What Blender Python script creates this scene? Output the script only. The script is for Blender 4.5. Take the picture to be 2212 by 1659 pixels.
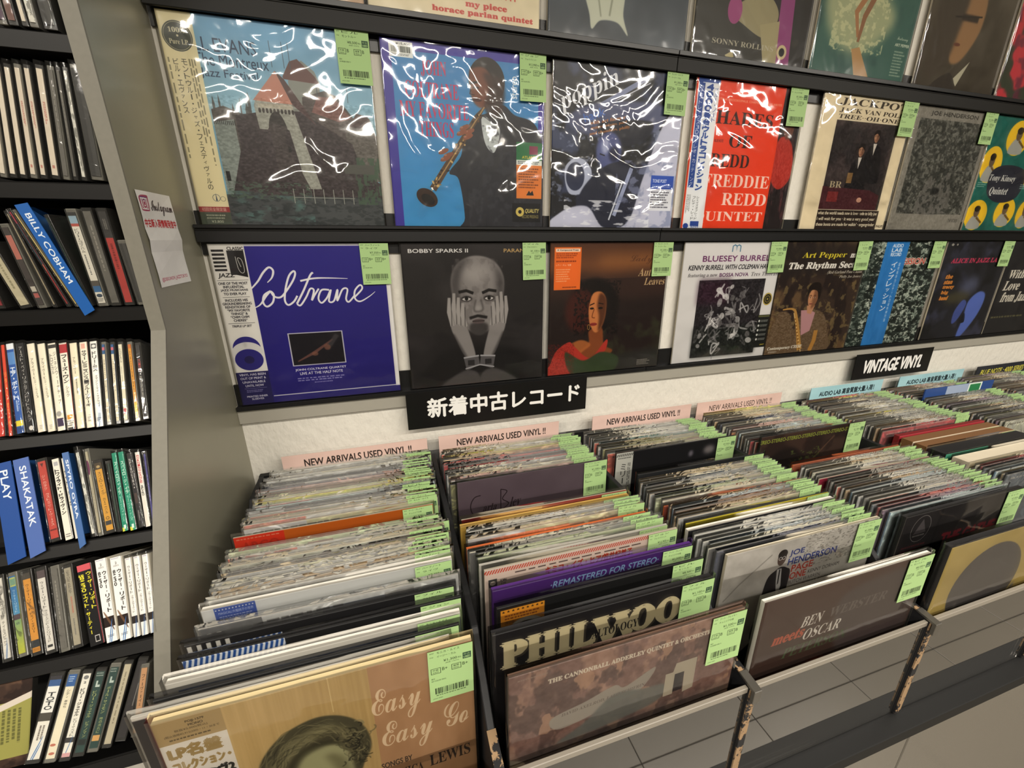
import bpy, bmesh, math, random
import numpy as np
from mathutils import noise as mnoise, Vector
random.seed(7)
for o in list(bpy.data.objects):
    bpy.data.objects.remove(o)
SC = bpy.context.scene
COL = SC.collection
# ------------------------------------------------------------------ camera
cam = bpy.data.cameras.new('camera')
cam.sensor_width = 36.0
cam.lens = 897.85 / 2212 * 36.0
cam.clip_start = 0.02
cam_o = bpy.data.objects.new('camera', cam)
cam_o.location = (0.3146, -0.9230, 1.5541)
cam_o.rotation_euler = (math.radians(71.674), math.radians(0.315), math.radians(-16.772))
COL.objects.link(cam_o)
SC.camera = cam_o
# ------------------------------------------------------------------ world, lamps, exposure
SC.view_settings.view_transform = 'Standard'
SC.view_settings.look = 'None'
SC.view_settings.gamma = 1.0
SC.view_settings.use_curve_mapping = False
SC.view_settings.exposure = 0.0
SC.cycles.transparent_max_bounces = 24
SC.cycles.max_bounces = 6
SC.cycles.use_denoising = True
W = bpy.data.worlds.new('shop_air')
SC.world = W
W.use_nodes = True
W.node_tree.nodes['Background'].inputs[0].default_value = (1.0, 0.95, 0.88, 1)
W.node_tree.nodes['Background'].inputs[1].default_value = 0.12
LAMP_COL = (1.0, 0.93, 0.82)
LAMPS = [(-0.9, -1.9, 0), (0.5, -1.9, 0), (1.9, -1.9, 0), (3.3, -1.9, 0),
         (-0.9, -3.4, 0), (0.5, -3.4, 0), (1.9, -3.4, 0), (3.3, -3.4, 0)]
LAMP_W = 33.5
CEIL = 2.75
for i, (lx, ly, rz) in enumerate(LAMPS):
    L = bpy.data.lights.new('tube_light', 'AREA')
    L.shape = 'RECTANGLE'
    L.size = 1.15
    L.size_y = 0.07
    L.energy = LAMP_W
    L.color = LAMP_COL
    lo = bpy.data.objects.new('tube_light', L)
    lo.location = (lx, ly, CEIL - 0.075)
    lo.rotation_euler = (0, 0, rz)
    COL.objects.link(lo)

# ------------------------------------------------------------------ print engine: vector shapes and lettering rasterised to flat prints
STY = {'b': (0x1D5D4, 0x1D5EE, 0x1D7EC), 'bi': (0x1D63C, 0x1D656, 0x1D7EC), 'i': (0x1D608, 0x1D622, 0x1D7E2),
       'sf': (0x1D400, 0x1D41A, 0x1D7CE), 'si': (0x1D434, 0x1D44E, 0x1D7CE), 'sbi': (0x1D468, 0x1D482, 0x1D7CE),
       'sc': (0x1D4D0, 0x1D4EA, 0x1D7CE), 'm': (0x1D670, 0x1D68A, 0x1D7F6)}
def styled(s, k):
    if not k:
        return s
    A, a, d = STY[k]
    r = ''
    for ch in s:
        if k == 'si' and ch == 'h':
            r += '\u210e'
        elif 'A' <= ch <= 'Z':
            r += chr(A + ord(ch) - 65)
        elif 'a' <= ch <= 'z':
            r += chr(a + ord(ch) - 97)
        elif '0' <= ch <= '9':
            r += chr(d + ord(ch) - 48)
        else:
            r += ch
    return r
_tc = bpy.data.curves.new('lettering', 'FONT')
_tc.resolution_u = 3
_to = bpy.data.objects.new('lettering', _tc)
COL.objects.link(_to)
_gc = {}
def glyph_edges(s):
    if s in _gc:
        return _gc[s]
    _tc.body = s
    dg = bpy.context.evaluated_depsgraph_get()
    ev = _to.evaluated_get(dg)
    m = ev.to_mesh()
    n = len(m.vertices)
    if n == 0:
        E = np.zeros((0, 4))
    else:
        v = np.empty(n * 3)
        m.vertices.foreach_get('co', v)
        v = v.reshape(-1, 3)[:, :2]
        m.calc_loop_triangles()
        t = np.empty(len(m.loop_triangles) * 3, dtype=np.int32)
        m.loop_triangles.foreach_get('vertices', t)
        t = t.reshape(-1, 3)
        a, b, c = v[t[:, 0]], v[t[:, 1]], v[t[:, 2]]
        ar = (b[:, 0] - a[:, 0]) * (c[:, 1] - a[:, 1]) - (b[:, 1] - a[:, 1]) * (c[:, 0] - a[:, 0])
        f = ar < 0
        t[f] = t[f][:, ::-1]
        e = np.concatenate([t[:, [0, 1]], t[:, [1, 2]], t[:, [2, 0]]])
        key = e[:, 0].astype(np.int64) * n + e[:, 1]
        rev = e[:, 1].astype(np.int64) * n + e[:, 0]
        e = e[~np.isin(rev, key)]
        E = np.hstack([v[e[:, 0]], v[e[:, 1]]])
    ev.to_mesh_clear()
    _gc[s] = E
    return E
def coverage(E, w, h):
    SS = 4
    if len(E) == 0:
        return np.zeros((h, w), np.float32)
    x0, y0, x1, y1 = E.T
    sg = np.where(y0 < y1, 1.0, -1.0)
    lo = np.minimum(y0, y1) * SS
    hi = np.maximum(y0, y1) * SS
    k0 = np.clip(np.ceil(lo - .5), 0, h * SS).astype(int)
    k1 = np.clip(np.ceil(hi - .5), 0, h * SS).astype(int)
    c = k1 - k0
    ok = c > 0
    x0, y0, x1, y1, sg, k0, c = (q[ok] for q in (x0, y0, x1, y1, sg, k0, c))
    if len(c) == 0:
        return np.zeros((h, w), np.float32)
    ix = np.repeat(np.arange(len(c)), c)
    off = np.arange(c.sum()) - np.repeat(np.cumsum(c) - c, c)
    k = k0[ix] + off
    yc = (k + .5) / SS
    x = x0[ix] + (yc - y0[ix]) * ((x1 - x0) / (y1 - y0))[ix]
    x = np.clip(x, 0, w)
    px = np.minimum(x.astype(int), w)
    fr = x - px
    s = sg[ix]
    base = (k // SS) * (w + 2) + px
    acc = np.bincount(base, s * (1 - fr), h * (w + 2)) + np.bincount(base + 1, s * fr, h * (w + 2) + 1)[:h * (w + 2)]
    return np.clip(np.abs(np.cumsum(acc.reshape(h, w + 2), 1)[:, :w]) / SS, 0, 1).astype(np.float32)
def boxblur(a, r):
    r = int(max(1, r))
    for _ in range(2):
        for ax in (0, 1):
            p = np.pad(a, [(r + 1, r) if i == ax else (0, 0) for i in range(2)], mode='edge')
            cs = np.cumsum(p, ax, dtype=np.float64)
            n = 2 * r + 1
            a = (cs[n:] - cs[:-n]) / n if ax == 0 else (cs[:, n:] - cs[:, :-n]) / n
    return a.astype(np.float32)
def vnoise(h, w, cx, cy, seed):
    rg = np.random.RandomState(seed)
    g = rg.rand(int(cy) + 2, int(cx) + 2)
    y = np.linspace(0, cy, h, endpoint=False)
    x = np.linspace(0, cx, w, endpoint=False)
    yi = y.astype(int); xi = x.astype(int)
    fy = (y - yi); fx = (x - xi)
    fy = (fy * fy * (3 - 2 * fy))[:, None]; fx = (fx * fx * (3 - 2 * fx))[None]
    a = g[yi][:, xi]; b = g[yi][:, xi + 1]; c = g[yi + 1][:, xi]; d = g[yi + 1][:, xi + 1]
    return ((a * (1 - fx) + b * fx) * (1 - fy) + (c * (1 - fx) + d * fx) * fy).astype(np.float32)
def fbm(h, w, cx, cy=None, seed=0, oct=4):
    cy = cy or cx
    r = 0; t = 0; a = 1
    for i in range(oct):
        r = r + a * vnoise(h, w, cx * 2 ** i, cy * 2 ** i, seed + i); t += a; a *= .55
    return r / t
def rgb(c):
    if isinstance(c, str):
        c = c.lstrip('#')
        if len(c) == 3:
            c = ''.join(q * 2 for q in c)
        if len(c) == 2:
            c = c * 3
        return np.array([int(c[i:i + 2], 16) / 255 for i in (0, 2, 4)], np.float32)
    return np.array(c, np.float32)
class Print:
    def __init__(s, w, h, bg):
        s.w, s.h = w, h
        s.a = np.empty((h, w, 3), np.float32)
        s.a[:] = rgb(bg)
    def paint(s, E, col, al=1.0, bl=0):
        # E edges in pixels
        if len(E) == 0:
            return
        m = int(bl * s.w / 100 * 2.2) + 2
        xs = E[:, [0, 2]]; ys = E[:, [1, 3]]
        X0 = max(0, int(xs.min()) - m); X1 = min(s.w, int(xs.max()) + m + 2)
        Y0 = max(0, int(ys.min()) - m); Y1 = min(s.h, int(ys.max()) + m + 2)
        if X1 <= X0 or Y1 <= Y0:
            return
        P = m if bl else 0
        cv = coverage(E - np.array([X0 - P, Y0 - P, X0 - P, Y0 - P]), X1 - X0 + 2 * P, Y1 - Y0 + 2 * P)
        if bl:
            cv = boxblur(cv, bl * s.w / 100)[P:P + Y1 - Y0, P:P + X1 - X0]
        cv = (cv * al)[..., None]
        s.a[Y0:Y1, X0:X1] = s.a[Y0:Y1, X0:X1] * (1 - cv) + rgb(col) * cv
    def poly(s, pts, col, al=1.0, bl=0):
        p = np.array(pts, float) * [s.w, s.h]
        s.paint(np.hstack([p, np.roll(p, -1, 0)]), col, al, bl)
    def blob(s, pts, col, al=1.0, bl=0, n=8):
        # closed smooth curve through pts
        p = np.array(pts, float); N = len(p); out = []
        for i in range(N):
            a, b, c, d = p[i - 1], p[i], p[(i + 1) % N], p[(i + 2) % N]
            for k in range(n):
                t = k / n
                out.append(.5 * ((2 * b) + (c - a) * t + (2 * a - 5 * b + 4 * c - d) * t * t + (3 * b - a - 3 * c + d) * t ** 3))
        s.poly(out, col, al, bl)
    def rect(s, x0, y0, x1, y1, col, al=1.0, bl=0):
        s.poly([(x0, y0), (x1, y0), (x1, y1), (x0, y1)], col, al, bl)
    def ell(s, cx, cy, rx, ry, col, al=1.0, bl=0, rot=0, n=40):
        t = np.linspace(0, 2 * np.pi, n, endpoint=False)
        x = np.cos(t) * rx; y = np.sin(t) * ry
        c, q = math.cos(rot), math.sin(rot)
        s.poly(np.stack([cx + x * c - y * q, cy + x * q + y * c], 1), col, al, bl)
    def ring(s, cx, cy, rx, ry, wd, col, al=1.0):
        t = np.linspace(0, 2 * np.pi, 48)
        s.line(np.stack([cx + np.cos(t) * rx, cy + np.sin(t) * ry], 1), wd, col, al)
    def line(s, pts, wd, col, al=1.0, bl=0, smooth=False):
        p = np.array(pts, float)
        if smooth and len(p) > 2:
            q = np.vstack([p[0], p, p[-1]]); out = []
            for i in range(1, len(q) - 2):
                a, b, c, d = q[i - 1], q[i], q[i + 1], q[i + 2]
                for k in range(8):
                    t = k / 8
                    out.append(.5 * ((2 * b) + (c - a) * t + (2 * a - 5 * b + 4 * c - d) * t * t + (3 * b - a - 3 * c + d) * t ** 3))
            out.append(p[-1]); p = np.array(out)
        asp = s.h / s.w
        d = np.gradient(p * [1, asp], axis=0)
        L = np.hypot(d[:, 0], d[:, 1])[:, None] + 1e-9
        nrm = np.stack([-d[:, 1], d[:, 0] / asp], 1) / L
        w_ = np.asarray(wd, float)
        w_ = (np.full(len(p), w_) if w_.ndim == 0 else np.interp(np.linspace(0, 1, len(p)), np.linspace(0, 1, len(w_)), w_))[:, None] / 2
        # draw segment quads + joints so that self-crossing strokes stay filled
        P = p * [s.w, s.h]; A = (p + nrm * w_) * [s.w, s.h]; B = (p - nrm * w_) * [s.w, s.h]
        acc = None
        m = 3 + int(bl * s.w / 50)
        X0 = max(0, int(min(A[:, 0].min(), B[:, 0].min())) - m); X1 = min(s.w, int(max(A[:, 0].max(), B[:, 0].max())) + m)
        Y0 = max(0, int(min(A[:, 1].min(), B[:, 1].min())) - m); Y1 = min(s.h, int(max(A[:, 1].max(), B[:, 1].max())) + m)
        if X1 <= X0 or Y1 <= Y0:
            return
        o = np.array([X0, Y0])
        A = A - o; B = B - o
        if len(p) > 60 or smooth or len(p) > 12:
            acc = np.zeros((Y1 - Y0, X1 - X0), np.float32)
            for i in range(0, len(p) - 1):
                q = np.array([A[i], A[i + 1], B[i + 1], B[i]])
                lo = np.maximum(np.floor(q.min(0)).astype(int) - 1, 0); hi = np.minimum(np.ceil(q.max(0)).astype(int) + 2, [X1 - X0, Y1 - Y0])
                if (hi <= lo).any():
                    continue
                qq = q - lo
                c = coverage(np.hstack([qq, np.roll(qq, -1, 0)]), hi[0] - lo[0], hi[1] - lo[1])
                v = acc[lo[1]:hi[1], lo[0]:hi[0]]
                acc[lo[1]:hi[1], lo[0]:hi[0]] = np.minimum(1, v + c)
            if bl:
                acc = boxblur(acc, bl * s.w / 100)
            acc = (acc * al)[..., None]
            s.a[Y0:Y1, X0:X1] = s.a[Y0:Y1, X0:X1] * (1 - acc) + rgb(col) * acc
        else:
            q = np.vstack([A, B[::-1]]) + o
            s.paint(np.hstack([q, np.roll(q, -1, 0)]), col, al, bl)
    def text(s, t, x, y, w, h, col, k='', rot=0, shear=0, bold=0, al=1.0, bl=0):
        # lettering stretched into the box x, y, w, h (0..1, y down, top-left corner); w=None keeps the aspect
        if k in ('b', 'bi', 'i'):
            if k != 'i':
                bold = bold + .026 * h * s.h / s.w
            if k != 'b':
                shear += .2
            k = ''
        elif k in ('si', 'sbi'):
            shear += .24; k = 'sf'
        elif k == 'm':
            k = 'sf'
        E = glyph_edges(styled(t, k))
        if len(E) == 0:
            return
        xs = E[:, [0, 2]]; ys = E[:, [1, 3]]
        ax, bx, ay, by = xs.min(), xs.max(), ys.min(), ys.max()
        hp = h * s.h
        wp = max(2, w * s.w - abs(shear) * hp) if w else (bx - ax) / max(1e-6, by - ay) * hp
        X = (xs - ax) / max(1e-6, bx - ax) * wp; Y = (by - ys) / max(1e-6, by - ay) * hp
        if shear:
            X = X + (hp - Y) * shear
        if rot:
            c, q = math.cos(rot), math.sin(rot)
            X, Y = X * c - Y * q, X * q + Y * c
        F = np.stack([X[:, 0] + x * s.w, Y[:, 0] + y * s.h, X[:, 1] + x * s.w, Y[:, 1] + y * s.h], 1)
        if bold:
            b = bold * s.w
            for dx, dy in ((-b, 0), (b, 0), (0, -b), (0, b)):
                s.paint(F + np.array([dx, dy, dx, dy]), col, al)
        s.paint(F, col, al, bl)
    def vtext(s, t, x, y, w, h, col, k='', bold=0, al=1.0):
        # characters set one under another in the column x..x+w, y..y+h
        n = len(t); ch = h / n
        for i, c in enumerate(t):
            if c == ' ':
                continue
            cy = y + i * ch
            if c == 'ー':
                s.rect(x + w * .44, cy + ch * .1, x + w * .60, cy + ch * .9, col, al); continue
            if c in '・·':
                s.ell(x + w * .5, cy + ch * .5, w * .12, w * .12 * s.w / s.h, col, al); continue
            sm = .6 if c in 'ィャュョッェァォ' else 1
            s.text(c, x + w * (.5 - .42 * sm), cy + ch * (.5 - .42 * sm), w * .84 * sm, ch * .84 * sm, col, k, bold=bold, al=al)
    def micro(s, x, y, w, h, rows, col, al=.8, seed=0, vert=False):
        # rows of print too small to read
        rg = random.Random(seed)
        for r in range(rows):
            p = 0.0
            end = rg.uniform(.7, 1)
            while p < end:
                d = rg.uniform(.03, .09)
                if vert:
                    s.rect(x + w * (r + .2) / rows, y + h * p, x + w * (r + .75) / rows, y + h * min(end, p + d), col, al)
                else:
                    s.rect(x + w * p, y + h * (r + .2) / rows, x + w * min(end, p + d), y + h * (r + .7) / rows, col, al)
                p += d + rg.uniform(.01, .03)
    def bars(s, x, y, w, h, col='#222', seed=1, al=1.0):
        rg = random.Random(seed); p = 0
        while p < 1:
            d = rg.choice((.012, .012, .025, .035)); s.rect(x + w * p, y, x + w * min(1, p + d), y + h, '#1c2418', al); p += d + rg.choice((.012, .02, .03))
    def grain(s, amp, cells=60, seed=0, oct=3, x0=0, y0=0, x1=1, y1=1, cy=None, tint=(1, 1, 1)):
        X0, X1, Y0, Y1 = int(x0 * s.w), int(x1 * s.w), int(y0 * s.h), int(y1 * s.h)
        n = fbm(Y1 - Y0, X1 - X0, cells, cy, seed, oct)
        n = (n - n.mean()) / (n.std() + 1e-6)
        s.a[Y0:Y1, X0:X1] += (n * amp)[..., None] * np.array(tint, np.float32)
    def grad(s, x0, y0, x1, y1, ca, cb, vert=True, al=1.0):
        X0, X1, Y0, Y1 = int(x0 * s.w), int(x1 * s.w), int(y0 * s.h), int(y1 * s.h)
        n = (Y1 - Y0) if vert else (X1 - X0)
        t = np.linspace(0, 1, n)[:, None]
        g = rgb(ca) * (1 - t) + rgb(cb) * t
        g = g[:, None] if vert else g[None]
        s.a[Y0:Y1, X0:X1] = s.a[Y0:Y1, X0:X1] * (1 - al) + g * al
    def blotch(s, col, thr, soft, cells, seed, al=1.0, x0=0, y0=0, x1=1, y1=1, cy=None):
        # irregular patches of colour
        X0, X1, Y0, Y1 = int(x0 * s.w), int(x1 * s.w), int(y0 * s.h), int(y1 * s.h)
        n = fbm(Y1 - Y0, X1 - X0, cells, cy, seed, 4)
        m = (np.clip((n - thr) / soft, 0, 1) * al)[..., None]
        s.a[Y0:Y1, X0:X1] = s.a[Y0:Y1, X0:X1] * (1 - m) + rgb(col) * m
    def image(s, name):
        im = bpy.data.images.new(name, s.w, s.h, alpha=False)
        b = np.ones((s.h, s.w, 4), np.float32)
        b[..., :3] = np.clip(s.a[::-1], 0, 1)
        im.pixels.foreach_set(b.ravel())
        im.update()
        im.pack()
        return im
# ------------------------------------------------------------------ printed covers (flat prints, every figure a plain generic one)
def face(c, cx, cy, rx, ry, skin, dark, turn=0.0, det=1.0):
    # a simple head: skin, shaded side, brows, eyes, nose, mouth
    c.ell(cx, cy, rx, ry, skin, bl=.25)
    c.blob([(cx - rx * .8, cy + ry * .2), (cx - rx * .45, cy + ry * 1.02), (cx, cy + ry * 1.18), (cx + rx * .45, cy + ry * 1.02), (cx + rx * .8, cy + ry * .2), (cx, cy)], skin, bl=.25)
    c.blob([(cx + rx * (.35 - turn), cy - ry), (cx + rx, cy - ry * .3), (cx + rx * .8, cy + ry * .7), (cx + rx * (.2 - turn), cy + ry * 1.15), (cx + rx * (.3 - turn), cy)], dark, .6, bl=1.1 * det)
    for sx in (-1, 1):
        ex = cx + rx * (.42 * sx - turn * .6)
        c.line([(ex - rx * .26, cy - ry * .2), (ex, cy - ry * .3), (ex + rx * .26, cy - ry * .2)], ry * .09, dark, .95)
        c.ell(ex, cy - ry * .03, rx * .22, ry * .075, '#e6ddd2', .7 * det)
        c.ell(ex, cy - ry * .03, rx * .1, ry * .075, dark, 1)
        c.line([(ex - rx * .24, cy - ry * .08), (ex, cy - ry * .13), (ex + rx * .24, cy - ry * .08)], ry * .035, dark, .9)
    nx = cx - rx * turn * .9
    c.line([(nx + rx * .12, cy - ry * .1), (nx + rx * .2, cy + ry * .33), (nx - rx * .16, cy + ry * .38)], ry * .06, dark, .6, bl=.15)
    c.ell(nx, cy + ry * .64, rx * .36, ry * .09, '#8a4a42' if det < 2 else dark, .75, bl=.12)
    c.line([(nx - rx * .36, cy + ry * .64), (nx, cy + ry * .66), (nx + rx * .36, cy + ry * .63)], ry * .035, dark, .9)
def white_tag():
    c = Print(192, 160, '#eef0ea'); c.text('¥15,400', .3, .06, .6, .16, '#333', 'b'); c.bars(.1, .3, .8, .4, seed=5); c.micro(.1, .76, .8, .16, 2, '#555'); return c
def cv_castle():
    c = Print(900, 900, '#7fb0cc')
    c.grad(0, 0, 1, .5, '#74a9ca', '#9cc0cc'); c.grain(.012, 8, 3)
    for x, y, w in ((.17, .37, .02), (.2, .36, .015), (.26, .4, .02), (.3, .37, .012), (.34, .34, .025), (.325, .39, .03)):
        c.poly([(x, y + .02), (x + w * .3, y - .015), (x + w * .6, y + .02), (x + w * .6, .6), (x, .6)], '#5b5a58')
    c.poly([(.16, .5), (.16, .42), (.22, .4), (.30, .43), (.38, .44), (.38, .62), (.16, .62)], '#57504c')
    c.poly([(.56, .26), (.58, .2), (.64, .155), (.70, .2), (.72, .25), (.71, .42), (.56, .42)], '#8f938c')
    c.poly([(.535, .24), (.58, .165), (.62, .15), (.70, .225), (.72, .26), (.54, .25)], '#6d4b47')
    c.poly([(.62, .33), (.74, .29), (.80, .31), (.9, .44), (.9, .6), (.6, .6)], '#5b524f')
    c.poly([(.66, .40), (.70, .32), (.79, .32), (.87, .42), (.8, .44)], '#86605a')
    c.poly([(.83, .5), (.9, .40), (.97, .41), (1, .5), (1, .75), (.83, .75)], '#6a655f')
    c.poly([(.85, .46), (.9, .39), (.96, .4), (.99, .47)], '#54413e')
    c.poly([(.16, .48), (.26, .46), (.27, .9), (.16, .9)], '#8f9892')
    for i in range(12):
        c.rect(.16 + i * .009, .47, .164 + i * .009, .49, '#2e3132')
    c.poly([(.27, .44), (.38, .42), (.6, .4), (.86, .55), (.9, .7), (1, .76), (1, .92), (.16, .92), (.27, .6)], '#42383a')
    c.poly([(.37, .39), (.38, .5), (.42, .5), (.46, .45), (.53, .5), (.58, .8), (.66, .8), (.56, .37), (.38, .36)], '#a3a49a')
    c.blob([(.43, .5), (.44, .44), (.47, .41), (.5, .43), (.52, .5), (.48, .52)], '#37312f')
    c.poly([(.43, .47), (.52, .48), (.5, .56), (.6, .8), (.44, .7)], '#4a4140')
    c.poly([(.50, .215), (.37, .362), (.565, .37)], '#c08a78'); c.poly([(.50, .215), (.565, .37), (.68, .47), (.54, .25)], '#5a4443')
    c.rect(.39, .375, .565, .395, '#b5b1a2')
    for i in range(10):
        c.ell(.395 + i * .0185, .408, .0065, .012, '#3c3633')
    c.rect(.51, .58, .525, .61, '#252322'); c.rect(.17, .72, .19, .77, '#252322')
    for x in (.55, .58, .49, .7, .86):
        c.rect(x, .08 if x < .6 else .26, x + .003, .2 if x < .6 else .34, '#4c5a66')
    c.grain(.035, 60, 4, 3, .16, .35, 1, .85)
    c.rect(.15, .84, 1, 1, '#4a4e50'); c.blotch('#5e837e', .5, .3, 6, 8, .8, .15, .82, .6, 1); c.blotch('#303638', .5, .1, 26, 9, .8, .15, .84, 1, 1, cy=12)
    c.blotch('#56695a', .52, .1, 22, 10, .9, .17, .77, .6, .86, cy=8); c.blotch('#49604c', .42, .1, 8, 12, .9, .86, .62, 1, .88)
    for i in range(7):
        c.rect(.5 + i * .055, .8, .504 + i * .055, .88, '#a8aaa0')
    c.rect(.5, .845, .84, .849, '#9a9c94'); c.rect(.80, .66, .97, .71, '#5b5c55')
    for t, x, y, w, h in (('ILL EVANS', .125, .095, .30, .062), ('The Montreux', .13, .165, .345, .055), ('Jazz Festival', .145, .232, .27, .05)):
        c.text(t, x, y, w, h, '#1d3a58')
    c.rect(0, 0, .152, 1, '#ece2bb')
    c.ell(.075, .105, .066, .066, '#3a4038'); c.ring(.075, .105, .06, .06, .002, '#cfc9a8')
    c.text('100%', .038, .068, .072, .022, '#efe7c4', 'sf'); c.text('Pure LP', .034, .118, .082, .022, '#efe7c4', 'sf'); c.ell(.075, .103, .005, .005, '#efe7c4')
    c.vtext('モントゥルー・ジャズ・フェスティヴァルの', .066, .2, .03, .62, '#3c3a2c'); c.vtext('ビル・エヴァンス', .03, .2, .028, .25, '#3c3a2c')
    c.micro(.1, .2, .035, .5, 3, '#6a664e', .7, 3, True); c.micro(.008, .2, .012, .6, 1, '#6a664e', .7, 4, True)
    c.ring(.098, .86, .018, .018, .002, '#3b4a66'); c.poly([(.094, .875), (.098, .835), (.102, .875)], '#3b4a66'); c.ring(.13, .865, .012, .012, .0015, '#555')
    c.rect(.0, .907, .152, .935, '#a23a3c'); c.text('初回完全限定盤', .015, .911, .12, .019, '#f0dcc8'); c.rect(0, .935, .152, 1, '#4b5546'); c.micro(.03, .945, .1, .03, 2, '#c8c8b0'); c.text('¥3,800', .05, .978, .06, .016, '#d8d8c0')
    return c
def cv_horn():
    c = Print(800, 800, '#4338a0'); c.rect(.055, .05, .96, 1, '#3f93c8'); c.grad(.055, .05, .96, 1, '#3a86bd', '#45a0d4', al=.7)
    c.blob([(.45, .95), (.42, .72), (.36, .68), (.44, .58), (.46, .47), (.55, .36), (.62, .33), (.72, .28), (.80, .33), (.92, .36), (.98, .45), (1.0, .6), (1.02, .85), (1.02, 1.05), (.42, 1.05)], '#2a2b33')
    c.blob([(.58, .36), (.64, .38), (.7, .42), (.66, .55), (.6, .5)], '#c8cfd0'); c.blotch('#3b3c44', .5, .15, 14, 3, .7, .48, .4, 1, 1)
    c.ell(.62, .16, .115, .125, '#1f1512'); c.blob([(.51, .13), (.53, .1), (.6, .09), (.65, .14), (.66, .22), (.62, .30), (.56, .30), (.52, .25)], '#7a4630', bl=.5)
    c.blob([(.6, .12), (.72, .15), (.72, .3), (.66, .36), (.6, .3), (.63, .2)], '#3c2118', .9, bl=1)
    c.line([(.51, .18), (.56, .17)], .012, '#1a0f0c'); c.ell(.55, .2, .02, .006, '#1a0f0c'); c.ell(.555, .265, .03, .009, '#4a2018'); c.line([(.52, .2), (.51, .235), (.54, .24)], .006, '#3c2118')
    c.line([(.6, .30), (.55, .36), (.25, .78)], [.012, .035, .045], '#5b4531'); c.line([(.6, .3), (.24, .79)], .008, '#d9b06b', .7)
    rg = random.Random(3)
    for i in range(42):
        t = rg.random(); x = .57 - .33 * t; y = .34 + .45 * t
        c.ell(x + rg.uniform(-.02, .025), y + rg.uniform(-.015, .015), rg.uniform(.004, .012), rg.uniform(.003, .008), rg.choice(('#e3bd78', '#a97f43', '#6e4a2a', '#2a1c12')), .9, rot=rg.random() * 3)
    c.ell(.21, .83, .07, .05, '#3b2519', rot=.5); c.ell(.215, .84, .045, .028, '#120b08', rot=.5)
    for x, y in ((.47, .42), (.5, .44), (.45, .45), (.33, .56), (.36, .58), (.34, .6), (.49, .47)):
        c.ell(x, y, .035, .013, '#94583f', rot=-.4); c.ell(x - .02, y, .01, .006, '#c89078', .6)
    for t, x, y, w in (('JOHN', .22, .085, .15), ('COLTRANE', .12, .195, .32), ('MY FAVORITE', .08, .30, .42), ('THINGS', .19, .40, .21)):
        c.text(t, x, y, w, .083, '#d4305e', 'sf')
    c.text('stereo', .78, .24, .12, .035, '#e8eef0', 'b', rot=-1.5708)
    c.rect(.81, .48, .99, .585, '#2f7a4a'); c.poly([(.9, .5), (.96, .5), (.96, .55), (.9, .55)], '#8c2a4c'); c.text('ATLANTIC', .85, .56, .12, .016, '#e8d040', 'b')
    c.rect(.81, .585, .99, .615, '#e8eee8'); c.micro(.82, .59, .16, .02, 2, '#234'); c.rect(.81, .615, .99, .82, '#e58a3c'); c.micro(.825, .63, .15, .13, 8, '#5a2a10', .7); c.poly([(.88, .8), (.9, .77), (.91, .785), (.925, .77), (.935, .8)], '#222')
    c.rect(.78, .85, .985, .97, '#16161a'); c.ell(.835, .905, .03, .03, '#d8c46a'); c.ell(.835, .905, .012, .012, '#16161a'); c.text('QUALITY', .87, .885, .105, .03, '#e0cf7a', 'bi'); c.text('RECORD PRESSINGS', .85, .925, .12, .02, '#c8b868')
    w = white_tag(); h_ = int(.075 * 800); w_ = int(.135 * 800)
    yi = np.linspace(0, w.h - 1, h_).astype(int); xi = np.linspace(0, w.w - 1, w_).astype(int)
    c.a[8:8 + h_, 36:36 + w_] = w.a[yi][:, xi]
    return c
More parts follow.
